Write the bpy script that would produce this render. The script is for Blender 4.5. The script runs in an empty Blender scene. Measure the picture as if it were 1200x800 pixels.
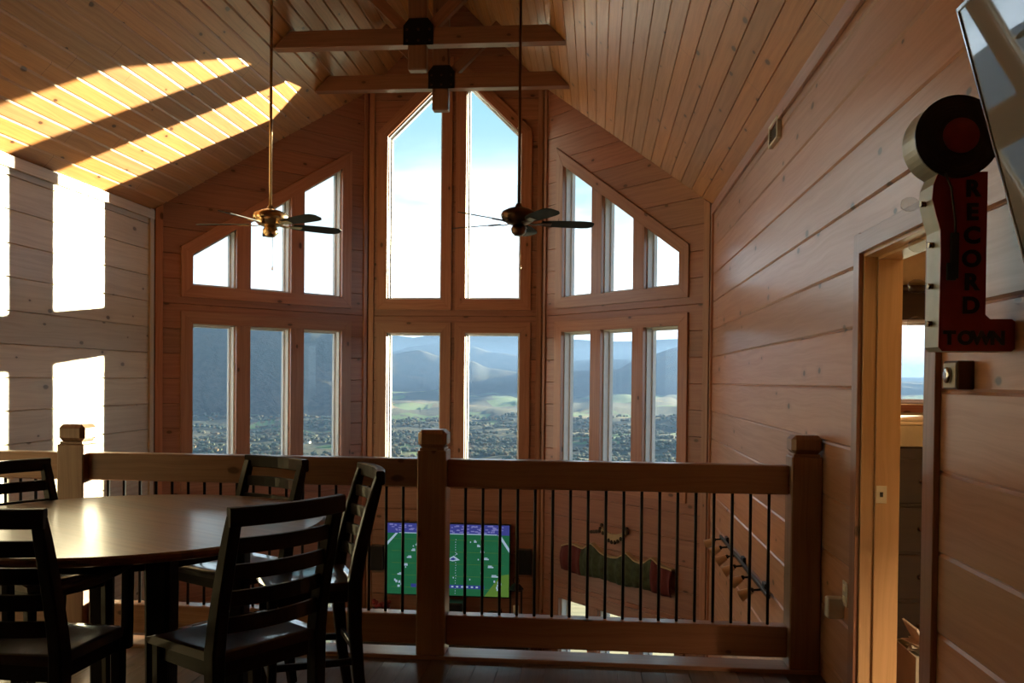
import bpy, bmesh, math, random
from mathutils import Vector, Matrix
random.seed(7)
COL = bpy.context.scene.collection
PI = math.pi

# ------------------------------------------------------------------ measured room (metres; camera stands at x=0,y=0)
EYE = 1.53
XR, XL = 1.186, -4.874
YG, YC = 9.40, 11.447
HW = 1.151
XC = (XR + XL) / 2
ZW = 3.359
M = 1.018
ZLOW = -2.75
YBACK = -6.5
RIDGE = ZW + M * (XR - XC)
SEAM = 0.28
SEAM0 = 1.225
WT = 0.17

# ------------------------------------------------------------------ node helpers
def newmat(name):
    m = bpy.data.materials.new(name); m.use_nodes = True
    nt = m.node_tree
    for n in list(nt.nodes):
        nt.nodes.remove(n)
    out = nt.nodes.new('ShaderNodeOutputMaterial')
    return m, nt, out

class N:
    def __init__(s, nt): s.nt = nt
    def new(s, t, **k):
        n = s.nt.nodes.new(t)
        for a, b in k.items(): setattr(n, a, b)
        return n
    def put(s, sock, v):
        if v is None: return
        if hasattr(v, 'is_output') or isinstance(v, bpy.types.NodeSocket): s.nt.links.new(v, sock)
        else: sock.default_value = v
    def math(s, op, a, b=None, c=None, clamp=False):
        n = s.new('ShaderNodeMath', operation=op); n.use_clamp = clamp
        s.put(n.inputs[0], a); s.put(n.inputs[1], b)
        if c is not None: s.put(n.inputs[2], c)
        return n.outputs[0]
    def mix(s, f, a, b, mode='MIX'):
        n = s.new('ShaderNodeMix', data_type='RGBA', blend_type=mode)
        s.put(n.inputs[0], f); s.put(n.inputs[6], a); s.put(n.inputs[7], b)
        return n.outputs[2]
    def xyz(s, x, y, z=0.0):
        n = s.new('ShaderNodeCombineXYZ')
        s.put(n.inputs[0], x); s.put(n.inputs[1], y); s.put(n.inputs[2], z)
        return n.outputs[0]
    def sep(s, v):
        n = s.new('ShaderNodeSeparateXYZ'); s.put(n.inputs[0], v); return n.outputs
    def noise(s, v, scale=1, detail=2, rough=.5):
        n = s.new('ShaderNodeTexNoise'); s.put(n.inputs['Vector'], v)
        n.inputs['Scale'].default_value = scale; n.inputs['Detail'].default_value = detail
        n.inputs['Roughness'].default_value = rough
        return n.outputs['Fac']
    def ramp(s, f, lo, hi):
        n = s.new('ShaderNodeMapRange'); n.interpolation_type = 'SMOOTHSTEP'
        s.put(n.inputs[0], f); s.put(n.inputs[1], lo); s.put(n.inputs[2], hi)
        return n.outputs[0]

def rgba(c): return (c[0], c[1], c[2], 1.0)

def principled(h, out, color, rough, coat=0.0, coat_r=.15, metal=0.0, bump=None, bstr=.3, bdist=.002, spec=.5):
    p = h.new('ShaderNodeBsdfPrincipled')
    h.put(p.inputs['Base Color'], color if not isinstance(color, tuple) else rgba(color))
    h.put(p.inputs['Roughness'], rough)
    p.inputs['Metallic'].default_value = metal
    p.inputs['Coat Weight'].default_value = coat
    p.inputs['Coat Roughness'].default_value = coat_r
    p.inputs['Specular IOR Level'].default_value = spec
    if bump is not None:
        b = h.new('ShaderNodeBump'); b.inputs['Strength'].default_value = bstr
        b.inputs['Distance'].default_value = bdist
        h.put(b.inputs['Height'], bump); h.nt.links.new(b.outputs[0], p.inputs['Normal'])
    h.nt.links.new(p.outputs[0], out.inputs[0])
    return p

def wood(name, light, dark, knot, rough=.38, coat=.35, coat_r=.2, pw=0.0, v0=0.0, knots=.5, joints=0.0, grain=1.0, spec=.5):
    """varnished boards: u runs along the grain, v across it (both in metres, from the mesh's own UV map)"""
    m, nt, out = newmat(name); h = N(nt)
    uvn = h.new('ShaderNodeUVMap'); s = h.sep(uvn.outputs[0]); u, v = s[0], s[1]
    if pw > 0:
        idn = h.math('FLOOR', h.math('DIVIDE', h.math('SUBTRACT', v, v0), pw))
    else:
        idn = h.math('ADD', 0.0, 0.0)
    oi = h.new('ShaderNodeObjectInfo')
    wn = h.new('ShaderNodeTexWhiteNoise', noise_dimensions='2D')
    h.put(wn.inputs['Vector'], h.xyz(idn, h.math('MULTIPLY', oi.outputs['Random'], 7.0) if pw == 0 else 0.0))
    r = wn.outputs['Value']
    uu = h.math('ADD', u, h.math('MULTIPLY', r, 37.0))
    warp = h.noise(h.xyz(h.math('MULTIPLY', uu, 1.3), h.math('MULTIPLY', v, 5.0)), 1, 2)
    vv = h.math('ADD', v, h.math('MULTIPLY', h.math('SUBTRACT', warp, .5), .10))
    g1 = h.noise(h.xyz(h.math('MULTIPLY', uu, .9), h.math('MULTIPLY', vv, 34.0)), 1, 3, .6)
    g2 = h.noise(h.xyz(h.math('MULTIPLY', uu, 3.5), h.math('MULTIPLY', vv, 150.0)), 1, 2, .5)
    gg = h.math('ADD', h.math('MULTIPLY', g1, .75), h.math('MULTIPLY', g2, .25))
    f = h.ramp(gg, .36, .68)
    f = h.math('MULTIPLY', f, .62 * grain)
    col = h.mix(f, rgba(light), rgba(dark))
    # board-to-board tone
    tone = h.math('ADD', .84, h.math('MULTIPLY', r, .30))
    hs = h.new('ShaderNodeHueSaturation'); h.put(hs.inputs['Value'], tone)
    h.put(hs.inputs['Saturation'], h.math('ADD', .93, h.math('MULTIPLY', r, .12))); h.put(hs.inputs['Color'], col)
    col = hs.outputs[0]
    # knots
    vo = h.new('ShaderNodeTexVoronoi', voronoi_dimensions='2D'); vo.inputs['Scale'].default_value = 1
    wob = h.math('MULTIPLY', h.math('SUBTRACT', h.noise(h.xyz(h.math('MULTIPLY', uu, 18.), h.math('MULTIPLY', v, 18.)), 1, 1), .5), .05)
    h.put(vo.inputs['Vector'], h.xyz(h.math('ADD', h.math('MULTIPLY', uu, 2.3), wob), h.math('MULTIPLY', v, 4.2)))
    vc = h.new('ShaderNodeSeparateColor'); h.put(vc.inputs[0], vo.outputs['Color'])
    gate = h.math('LESS_THAN', vc.outputs[0], knots)
    size = h.math('ADD', .035, h.math('MULTIPLY', vc.outputs[1], .065))
    dd = h.math('DIVIDE', vo.outputs['Distance'], size)
    km = h.math('MULTIPLY', h.ramp(dd, 1.15, .55), gate)
    halo = h.math('MULTIPLY', h.math('MULTIPLY', h.ramp(dd, 3.4, .8), gate), .35)
    col = h.mix(halo, col, rgba(dark)); col = h.mix(h.math('MULTIPLY', km, .88), col, rgba(knot))
    bump = h.math('SUBTRACT', gg, h.math('MULTIPLY', km, .6))
    if joints > 0:
        fr = h.math('FRACT', h.math('DIVIDE', h.math('ADD', u, h.math('MULTIPLY', r, 29.0)), joints))
        jm = h.math('LESS_THAN', fr, .004 / joints)
        col = h.mix(h.math('MULTIPLY', jm, .75), col, rgba(knot)); bump = h.math('SUBTRACT', bump, jm)
    rr = h.math('ADD', rough - .06, h.math('MULTIPLY', g1, .12))
    principled(h, out, col, rr, coat, coat_r, bump=bump, bstr=.22, bdist=.0015, spec=spec)
    return m

def plain(name, c, rough=.5, metal=0.0, coat=0.0, var=.12, scale=20, spec=.5, bstr=.15):
    m, nt, out = newmat(name); h = N(nt)
    tc = h.new('ShaderNodeTexCoord')
    n = h.noise(tc.outputs['Object'], scale, 3)
    a = tuple(max(0, x * (1 - var)) for x in c); b = tuple(min(1, x * (1 + var)) for x in c)
    col = h.mix(n, rgba(a), rgba(b))
    principled(h, out, col, rough, coat, metal=metal, bump=n, bstr=bstr, bdist=.001, spec=spec)
    return m

def emit(name, c, s):
    m, nt, out = newmat(name); h = N(nt)
    tc = h.new('ShaderNodeTexCoord'); n = h.noise(tc.outputs['Object'], 9, 2)
    e = h.new('ShaderNodeEmission'); h.put(e.inputs[0], h.mix(n, rgba(tuple(x * .9 for x in c)), rgba(tuple(x * 1.1 for x in c))))
    e.inputs[1].default_value = s
    nt.links.new(e.outputs[0], out.inputs[0]); return m

def glassmat(name, tint=(.93, .96, .95), refl=1.0):
    m, nt, out = newmat(name); h = N(nt)
    lw = h.new('ShaderNodeLayerWeight'); lw.inputs[0].default_value = .5
    fr = h.math('ADD', .04, h.math('MULTIPLY', h.math('POWER', lw.outputs['Facing'], 5.0), .9))
    t = h.new('ShaderNodeBsdfTransparent'); t.inputs[0].default_value = rgba(tint)
    g = h.new('ShaderNodeBsdfGlossy'); g.inputs['Roughness'].default_value = .01
    mx = h.new('ShaderNodeMixShader'); h.put(mx.inputs[0], h.math('MULTIPLY', fr, refl * .3))
    nt.links.new(t.outputs[0], mx.inputs[1]); nt.links.new(g.outputs[0], mx.inputs[2])
    nt.links.new(mx.outputs[0], out.inputs[0]); return m

PINE_L, PINE_D, KNOT = (.36, .165, .108), (.22, .083, .05), (.055, .018, .008)
MAT = {}
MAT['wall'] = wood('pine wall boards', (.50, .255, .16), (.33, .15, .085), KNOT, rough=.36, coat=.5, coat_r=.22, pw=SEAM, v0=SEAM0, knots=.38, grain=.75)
MAT['wall_glare'] = wood('pine wall boards with glare in colour', (.60, .50, .35), (.44, .34, .22), (.08, .05, .03), rough=.42, coat=.3, coat_r=.3, pw=SEAM, v0=SEAM0, knots=.45)  # left wall's pine, with its pale glare put into the base colour
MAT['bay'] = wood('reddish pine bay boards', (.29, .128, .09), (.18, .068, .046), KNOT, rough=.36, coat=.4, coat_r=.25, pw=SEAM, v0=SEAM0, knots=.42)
MAT['ceil'] = wood('pine ceiling boards', (.47, .222, .088), (.29, .12, .042), KNOT, rough=.36, coat=.4, coat_r=.26, pw=.145, knots=.40, joints=2.7)
MAT['trim'] = wood('pine trim', PINE_L, PINE_D, KNOT, rough=.36, coat=.4, coat_r=.22, knots=.35)
MAT['rail'] = wood('pine railing', (.30, .15, .09), (.18, .08, .045), KNOT, rough=.36, coat=.4, coat_r=.2, knots=.35)
MAT['beam'] = wood('pine truss timber', (.22, .095, .062), (.14, .055, .034), KNOT, rough=.45, coat=.2, knots=.35)
MAT['jamb'] = wood('golden pine door jamb', (.66, .42, .22), (.52, .30, .14), KNOT, rough=.35, coat=.4, knots=.15)
MAT['floor'] = wood('dark floorboards', (.095, .07, .058), (.045, .032, .028), (.012, .008, .006), rough=.30, coat=.5, coat_r=.16, pw=.125, knots=.2, joints=1.3)
MAT['tabletop'] = wood('dark walnut tabletop', (.20, .088, .045), (.11, .045, .024), (.03, .012, .007), rough=.34, coat=.8, coat_r=.17, pw=.12, knots=.06, grain=.9)
MAT['chair'] = wood('espresso chair wood', (.014, .009, .007), (.008, .005, .004), (.006, .004, .003), rough=.5, coat=.12, coat_r=.1, knots=.03, spec=.1)
MAT['seat'] = wood('brown chair seat', (.04, .017, .011), (.022, .009, .006), (.012, .006, .004), rough=.36, coat=.8, coat_r=.08, knots=.04, spec=.3)
MAT['iron'] = plain('black iron', (.010, .010, .012), .42, .6)
MAT['vinyl'] = plain('white vinyl sash', (.62, .63, .66), .4)
MAT['glass'] = glassmat('window glass')
MAT['bulb'] = glassmat('clear bulb glass', (.90, .90, .88), 3.2)
MAT['white'] = plain('white plastic', (.62, .60, .56), .4)
MAT['ivory'] = plain('ivory switch plate', (.90, .85, .72), .5)
MAT['brass'] = plain('aged brass', (.50, .34, .19), .25, 1.0)
MAT['bronze'] = plain('dark bronze', (.10, .055, .035), .3, .9)
MAT['blade'] = plain('dark fan blade', (.012, .015, .020), .65, 0, 0, spec=.2)
MAT['black'] = plain('black plastic', (.008, .008, .009), .3)
MAT['screen_off'] = plain('glossy dark screen', (.35, .37, .40), .015, .35, 0.0, spec=1.0, var=0, bstr=0)
MAT['chrome'] = plain('chrome edge', (.6, .6, .6), .12, 1.0)
MAT['silver'] = plain('brushed sheet metal', (.40, .39, .33), .42, .55, var=.25, scale=12)
MAT['signred'] = plain('worn red enamel', (.34, .022, .022), .4, 0, .2, var=.35, scale=14)
MAT['signlabel'] = plain('dark red record label', (.28, .02, .02), .45, var=.4, scale=30)
MAT['signblack'] = plain('black enamel', (.012, .010, .010), .35, 0, .3)
MAT['darkwood'] = wood('near-black furniture wood', (.035, .017, .009), (.018, .009, .006), (.005, .003, .002), rough=.4, coat=.3, knots=.03)
MAT['tan'] = plain('tan painted wood', (.42, .40, .27), .5)
MAT['cream'] = plain('cream cloth', (.70, .66, .52), .9, bstr=.4)
MAT['plaster'] = plain('warm plaster', (.55, .46, .30), .8)
MAT['burgundy'] = plain('burgundy cloth', (.09, .012, .016), .9, var=.3, scale=30, bstr=.5)
MAT['greencloth'] = plain('forest pattern cloth', (.035, .048, .028), .9, var=.95, scale=16, bstr=.5)
MAT['pinecone'] = plain('dark pine cones', (.035, .02, .014), .8, var=.5, scale=60)
MAT['carving'] = plain('tan carved wood', (.34, .25, .15), .6, var=.3)
MAT['shade'] = plain('frosted amber lamp shade', (.42, .27, .18), .35, var=.2)
MAT['redflower'] = plain('dark red petals', (.20, .015, .015), .7, var=.4, scale=40)
MAT['paper'] = plain('white paper', (.75, .73, .66), .8)
MAT['card'] = plain('pale cardboard', (.42, .38, .30), .8)

# ------------------------------------------------------------------ mesh helpers
def uvpaint(bm, grain=None, off=None):
    """box-projected UVs in metres; u along the grain axis"""
    lay = bm.loops.layers.uv.verify()
    if grain is None:
        mn = [min(v.co[i] for v in bm.verts) for i in range(3)]; mx = [max(v.co[i] for v in bm.verts) for i in range(3)]
        grain = max(range(3), key=lambda i: mx[i] - mn[i])
    if off is None: off = (random.random() * 9, random.random() * 9)
    bm.normal_update()
    for f in bm.faces:
        n = f.normal; k = max(range(3), key=lambda i: abs(n[i]))
        if k == grain:
            a, b = (grain + 1) % 3, (grain + 2) % 3
        else:
            a = grain; b = 3 - grain - k
        for l in f.loops:
            l[lay].uv = (l.vert.co[a] + off[0], l.vert.co[b] + off[1] + .37 * k)

def b_box(c, s, bev=.003, grain=None):
    bm = bmesh.new()
    bmesh.ops.create_cube(bm, size=1)
    for v in bm.verts: v.co = Vector((c[0] + v.co.x * s[0], c[1] + v.co.y * s[1], c[2] + v.co.z * s[2]))
    if bev: bmesh.ops.bevel(bm, geom=list(bm.edges), offset=min(bev, min(s) * .35), segments=1, affect='EDGES', profile=.5)
    if grain is None: grain = max(range(3), key=lambda i: s[i])
    uvpaint(bm, grain); return bm

def b_prism(poly, w0, w1, grain_dir=None, bev=0.0):
    """poly in (u, z); extruded along local y from w0 to w1"""
    bm = bmesh.new()
    a = [bm.verts.new((p[0], w0, p[1])) for p in poly]; b = [bm.verts.new((p[0], w1, p[1])) for p in poly]
    bm.faces.new(a); bm.faces.new(list(reversed(b)))
    k = len(poly)
    for i in range(k): bm.faces.new((a[i], b[i], b[(i + 1) % k], a[(i + 1) % k]))
    bmesh.ops.recalc_face_normals(bm, faces=bm.faces)
    if bev: bmesh.ops.bevel(bm, geom=list(bm.edges), offset=bev, segments=1, affect='EDGES', profile=.5)
    lay = bm.loops.layers.uv.verify()
    if grain_dir is None:
        best = max(((Vector(poly[(i + 1) % k]) - Vector(poly[i])) for i in range(k)), key=lambda d: d.length)
        grain_dir = best
    g = Vector((grain_dir[0], 0, grain_dir[1])).normalized(); t = Vector((-g.z, 0, g.x))
    o = (random.random() * 9, random.random() * 9)
    for f in bm.faces:
        for l in f.loops:
            l[lay].uv = (l.vert.co.dot(g) + o[0], l.vert.co.dot(t) + l.vert.co.y + o[1])
    return bm

def b_cyl(p0, p1, r0, r1=None, seg=16, caps=True):
    p0, p1 = Vector(p0), Vector(p1); r1 = r0 if r1 is None else r1
    bm = bmesh.new(); d = p1 - p0
    bmesh.ops.create_cone(bm, cap_ends=caps, segments=seg, radius1=r0, radius2=max(r1, 1e-5), depth=d.length)
    q = Vector((0, 0, 1)).rotation_difference(d.normalized()).to_matrix().to_4x4()
    uvpaint(bm, 2)
    bmesh.ops.transform(bm, matrix=Matrix.Translation((p0 + p1) / 2) @ q, verts=bm.verts)
    for f in bm.faces:
        if len(f.verts) == 4: f.smooth = True
    return bm

def b_lathe(prof, seg=24, smooth=True):
    """prof: (radius, z) from bottom to top"""
    bm = bmesh.new(); rings = []
    for r, z in prof:
        rings.append([bm.verts.new((r * math.cos(2 * PI * i / seg), r * math.sin(2 * PI * i / seg), z)) for i in range(seg)] if r > 1e-6 else [bm.verts.new((0, 0, z))])
    for a, b in zip(rings, rings[1:]):
        for i in range(seg):
            j = (i + 1) % seg
            if len(a) == 1 and len(b) == 1: continue
            if len(a) == 1: f = bm.faces.new((a[0], b[j], b[i]))
            elif len(b) == 1: f = bm.faces.new((a[i], a[j], b[0]))
            else: f = bm.faces.new((a[i], a[j], b[j], b[i]))
            f.smooth = smooth
    bmesh.ops.recalc_face_normals(bm, faces=bm.faces)
    uvpaint(bm, 0); return bm

def b_sphere(c, r, sc=(1, 1, 1), seg=14):
    bm = bmesh.new(); bmesh.ops.create_uvsphere(bm, u_segments=seg, v_segments=max(6, seg // 2), radius=r)
    for v in bm.verts: v.co = Vector((v.co.x * sc[0] + c[0], v.co.y * sc[1] + c[1], v.co.z * sc[2] + c[2]))
    for f in bm.faces: f.smooth = True
    uvpaint(bm, 0); return bm

def b_sweep(pts, w, t, up=(0, 0, 1), bev=True):
    """rectangular bar along a polyline; w = size across 'side', t = size along 'up'. w,t may be lists"""
    pts = [Vector(p) for p in pts]; n = len(pts); up = Vector(up).normalized()
    bm = bmesh.new(); rings = []; L = 0; lay = bm.loops.layers.uv.verify(); us = []
    o = (random.random() * 9, random.random() * 9)
    for i, p in enumerate(pts):
        d = (pts[min(i + 1, n - 1)] - pts[max(i - 1, 0)]).normalized()
        side = d.cross(up).normalized(); u2 = side.cross(d).normalized()
        ww = (w[i] if isinstance(w, list) else w) / 2; tt = (t[i] if isinstance(t, list) else t) / 2
        c = min(ww, tt) * .28
        offs = [(-ww, -tt + c), (-ww + c, -tt), (ww - c, -tt), (ww, -tt + c), (ww, tt - c), (ww - c, tt), (-ww + c, tt), (-ww, tt - c)]
        rings.append([bm.verts.new(p + side * a + u2 * b) for a, b in offs])
        us.append(L)
        if i + 1 < n: L += (pts[i + 1] - p).length
    K = 8; per = [0, .01, .02, .03, .04, .05, .06, .07, .08]
    for i in range(n - 1):
        for k in range(K):
            j = (k + 1) % K
            f = bm.faces.new((rings[i][k], rings[i][j], rings[i + 1][j], rings[i + 1][k]))
            for l, (uu, vv) in zip(f.loops, ((us[i], per[k]), (us[i], per[k + 1]), (us[i + 1], per[k + 1]), (us[i + 1], per[k]))):
                l[lay].uv = (uu + o[0], vv + o[1])
    for r in (rings[0], rings[-1]):
        f = bm.faces.new(r)
        for l in f.loops: l[lay].uv = (o[0], o[1])
    bmesh.ops.recalc_face_normals(bm, faces=bm.faces)
    return bm

def b_tube(pts, r, seg=8):
    pts = [Vector(p) for p in pts]; n = len(pts); bm = bmesh.new(); rings = []
    for i, p in enumerate(pts):
        d = (pts[min(i + 1, n - 1)] - pts[max(i - 1, 0)]).normalized()
        a = d.orthogonal().normalized() if i == 0 else (pa - d * pa.dot(d)).normalized()
        pa = a; b = d.cross(a)
        rr = r[i] if isinstance(r, list) else r
        rings.append([bm.verts.new(p + (a * math.cos(2 * PI * k / seg) + b * math.sin(2 * PI * k / seg)) * rr) for k in range(seg)])
    for i in range(n - 1):
        for k in range(seg):
            j = (k + 1) % seg
            f = bm.faces.new((rings[i][k], rings[i][j], rings[i + 1][j], rings[i + 1][k])); f.smooth = True
    bm.faces.new(rings[0]); bm.faces.new(rings[-1])
    bmesh.ops.recalc_face_normals(bm, faces=bm.faces); uvpaint(bm, 2); return bm

def join(*bms):
    out = bmesh.new(); out.loops.layers.uv.verify()
    for x in bms:
        me = bpy.data.meshes.new('tmp'); x.to_mesh(me); out.from_mesh(me); bpy.data.meshes.remove(me)
    return out

def xf(bm, mat):
    bmesh.ops.transform(bm, matrix=mat, verts=bm.verts)
    return bm

def obj(name, bm, mat, parent=None, mtx=None, recalc=True):
    if mtx is not None: xf(bm, mtx)
    if recalc: bmesh.ops.recalc_face_normals(bm, faces=bm.faces)
    me = bpy.data.meshes.new(name); bm.to_mesh(me); bm.free()
    for m_ in (mat if isinstance(mat, (list, tuple)) else [mat]): me.materials.append(MAT[m_] if isinstance(m_, str) else m_)
    o = bpy.data.objects.new(name, me); COL.objects.link(o)
    if parent: o.parent = parent
    return o

def tag(o, label=None, cat=None, group=None, kind=None):
    if label: o['label'] = label
    if cat: o['category'] = cat
    if group: o['group'] = group
    if kind: o['kind'] = kind
    return o

def thing(name, label, cat, loc=(0, 0, 0), rz=0, group=None):
    o = bpy.data.objects.new(name, None); COL.objects.link(o)
    o.empty_display_size = .1
    o.location = loc; o.rotation_euler = (0, 0, rz)
    return tag(o, label, cat, group)

def struct(name, bm, mat, parent=None, mtx=None, label=None, recalc=True):
    o = obj(name, bm, mat, parent, mtx, recalc)
    if not parent: o['kind'] = 'structure'
    if label: o['label'] = label
    return o

def copy_tree(o, parent=None):
    c = o.copy(); COL.objects.link(c)
    if parent: c.parent = parent
    for ch in [x for x in bpy.data.objects if x.parent == o and x is not c]:
        copy_tree(ch, c)
    return c

# boarded sheets with real V grooves -------------------------------------------------
def boarded(polys, seams, mapf, nrm, depth=.009, half=.0065, wide=None):
    """polys: convex (u,v) polygons; grooves run along u at each v in seams; mapf(u,v)->Vector; groove cut along nrm"""
    bm = bmesh.new(); cache = {}
    def vert(p):
        k = (round(p[0], 5), round(p[1], 5))
        if k not in cache: cache[k] = bm.verts.new((p[0], p[1], 0))
        return cache[k]
    for p in polys:
        try: bm.faces.new([vert(q) for q in p])
        except ValueError: pass
    for s in seams:
        for d in (-(half if wide is None else wide), 0, half):
            bmesh.ops.bisect_plane(bm, geom=list(bm.verts) + list(bm.edges) + list(bm.faces), plane_co=(0, s + d, 0), plane_no=(0, 1, 0), dist=1e-6)
    lay = bm.loops.layers.uv.verify()
    for f in bm.faces:
        c = f.calc_center_median()
        for l in f.loops:
            v = l.vert.co; eps = 1e-4 if c.y > v.y else -1e-4
            l[lay].uv = (v.x, v.y + eps)
    nrm = Vector(nrm)
    ss = sorted(seams)
    for v in bm.verts:
        g = 0
        for s in ss:
            if abs(v.co.y - s) < 1e-4: g = depth; break
        v.co = mapf(v.co.x, v.co.y) + nrm * g
    return bm

def columns(u0, u1, zlo, zhi, holes):
    """decompose a wall into convex columns. zlo/zhi functions of u; holes: (ua, ub, flo, fhi)"""
    cuts = sorted({u0, u1} | {h[0] for h in holes} | {h[1] for h in holes})
    polys = []
    for a, b in zip(cuts, cuts[1:]):
        hs = sorted([h for h in holes if h[0] < (a + b) / 2 < h[1]], key=lambda h: h[2](a))
        lo = zlo
        for h in hs:
            polys.append([(a, lo(a)), (b, lo(b)), (b, h[2](b)), (a, h[2](a))]); lo = h[3]
        polys.append([(a, lo(a)), (b, lo(b)), (b, zhi(b)), (a, zhi(a))])
    return polys

def K(c): return lambda u: c
def seams_z(z0, z1): 
    k0 = math.ceil((z0 - SEAM0) / SEAM); k1 = math.floor((z1 - SEAM0) / SEAM)
    return [SEAM0 + SEAM * k for k in range(k0, k1 + 1)]

# ------------------------------------------------------------------ the bay: frames of reference
LR = math.hypot(XC + HW - XR, YC - YG)
ux, uy = (XR - XC - HW) / LR, (YC - YG) / LR
FR = Matrix(((-ux, uy, 0, XR), (uy, ux, 0, YG), (0, 0, 1, 0), (0, 0, 0, 1)))     # local x along wall, local y outwards, z up
FL = Matrix(((ux, -uy, 0, XL), (uy, ux, 0, YG), (0, 0, 1, 0), (0, 0, 0, 1)))
FC = Matrix.Translation((XC, YC, 0))
MS = M * ux                                                  # roof slope as seen along an angled bay wall
top_side = lambda u: ZW + MS * u
wall_top = lambda u: ZW + MS * u + .05
top_c = lambda u: RIDGE - M * abs(u)
wall_top_c = lambda u: top_c(u) + .05

UP_LO, LO_HI, LO_LO = 2.56, 2.13, .36
W1 = [(.445, .965), (1.14, 1.668), (1.845, 2.385)]
slope_top = lambda u: 2.915 + .662 * (u - .445)
WCN = [(-.892, -.176), (.142, .858)]
def ctop(i):
    a, b = WCN[i]
    return (lambda u: 4.68 + .975 * (u - a)) if i == 0 else (lambda u: 4.68 + .975 * (b - u))
LOW_HI, LOW_LO = -1.20, -2.30

def bay_wall(name, frame, side):
    if side:
        holes = []
        for a, b in W1:
            holes += [(a, b, K(UP_LO), slope_top), (a, b, K(LO_LO), K(LO_HI)), (a, b, K(LOW_LO), K(LOW_HI))]
        polys = columns(0, LR, K(ZLOW), wall_top, holes); zt = top_side(LR)
    else:
        holes = []
        for i, (a, b) in enumerate(WCN): holes += [(a, b, K(UP_LO), ctop(i)), (a, b, K(LO_LO), K(LO_HI))]
        polys = columns(-HW, 0, K(ZLOW), wall_top_c, [h for h in holes if h[1] < 0]) + columns(0, HW, K(ZLOW), wall_top_c, [h for h in holes if h[1] > 0])
        zt = RIDGE
    m3 = frame.to_3x3()
    bm = boarded(polys, seams_z(ZLOW, zt), lambda u, v: frame @ Vector((u, 0, v)), m3 @ Vector((0, 1, 0)))
    out = boarded(polys, [], lambda u, v: frame @ Vector((u, WT, v)), (0, 0, 0))
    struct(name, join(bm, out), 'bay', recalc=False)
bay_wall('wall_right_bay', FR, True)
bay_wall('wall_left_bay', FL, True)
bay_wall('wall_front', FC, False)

wn = [0]; tn = [0]
def window(poly, frame, sash_w=.034):
    """one window: poly inner opening, convex, counter-clockwise (u,z)"""
    wn[0] += 1
    e = bpy.data.objects.new('window_%d' % wn[0], None); COL.objects.link(e)
    c = Vector((sum(p[0] for p in poly) / len(poly), WT / 2, sum(p[1] for p in poly) / len(poly)))
    e.location = frame @ c; e['kind'] = 'structure'
    inv = Matrix.Translation(-e.location)
    def ring(off0, off1, w0, w1):
        A, B = offset(poly, off0), offset(poly, off1); k = len(poly)
        return join(*[b_prism([A[i], A[(i + 1) % k], B[(i + 1) % k], B[i]], w0, w1) for i in range(k)])
    obj('window_lining', ring(.0, .016, .0, WT + .004), 'trim', e, inv @ frame)
    obj('sash', join(ring(-sash_w, .0, WT - .062, WT - .012), ring(-sash_w * .40, .0, .030, WT - .062)), 'vinyl', e, inv @ frame)
    pane = b_prism(offset(poly, -sash_w * .8), WT - .040, WT - .036)
    obj('pane', pane, 'glass', e, inv @ frame)

def offset(poly, d):
    """move every edge outwards by d (convex, ccw)"""
    k = len(poly); P = [Vector(p) for p in poly]; res = []
    def line(i):
        a, b = P[i], P[(i + 1) % k]; t = (b - a).normalized(); n = Vector((t.y, -t.x)); return a + n * d, t
    for i in range(k):
        (p, t), (q, s) = line(i - 1), line(i)
        den = t.x * s.y - t.y * s.x
        if abs(den) < 1e-9: res.append(tuple(q)); continue
        r = ((q.x - p.x) * s.y - (q.y - p.y) * s.x) / den
        res.append((p.x + t.x * r, p.y + t.y * r))
    return res

def casing(polys_outer_of, frame, width, mull=(), th=.024):
    tn[0] += 1
    A = polys_outer_of; B = offset(A, width); k = len(A)
    parts = [b_prism([A[i], A[(i + 1) % k], B[(i + 1) % k], B[i]], -th, 0.002, bev=.002) for i in range(k)]
    for m_ in mull: parts.append(b_prism(m_, -th + .001, 0.002, bev=.002, grain_dir=(0, 1)))
    struct('trim_%d' % tn[0], join(*parts), 'trim', mtx=frame)

for frame in (FR, FL):
    for a, b in W1:
        window([(a, UP_LO), (b, UP_LO), (b, slope_top(b)), (a, slope_top(a))], frame)
        window([(a, LO_LO), (b, LO_LO), (b, LO_HI), (a, LO_HI)], frame)
        window([(a, LOW_LO), (b, LOW_LO), (b, LOW_HI), (a, LOW_HI)], frame)
    a, b = W1[0][0], W1[-1][1]
    gaps = [(W1[0][1], W1[1][0]), (W1[1][1], W1[2][0])]
    casing([(a, UP_LO), (b, UP_LO), (b, slope_top(b)), (a, slope_top(a))], frame, .135,
           [[(p, UP_LO), (q, UP_LO), (q, slope_top(q)), (p, slope_top(p))] for p, q in gaps])
    casing([(a, LO_LO), (b, LO_LO), (b, LO_HI), (a, LO_HI)], frame, .135, [[(p, LO_LO), (q, LO_LO), (q, LO_HI), (p, LO_HI)] for p, q in gaps])
    casing([(a, LOW_LO), (b, LOW_LO), (b, LOW_HI), (a, LOW_HI)], frame, .135, [[(p, LOW_LO), (q, LOW_LO), (q, LOW_HI), (p, LOW_HI)] for p, q in gaps])
for i, (a, b) in enumerate(WCN):
    f = ctop(i)
    up = [(a, UP_LO), (b, UP_LO), (b, f(b)), (a, f(a))]; lo = [(a, LO_LO), (b, LO_LO), (b, LO_HI), (a, LO_HI)]
    window(up, FC); window(lo, FC); casing(up, FC, .135); casing(lo, FC, .135)
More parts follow.
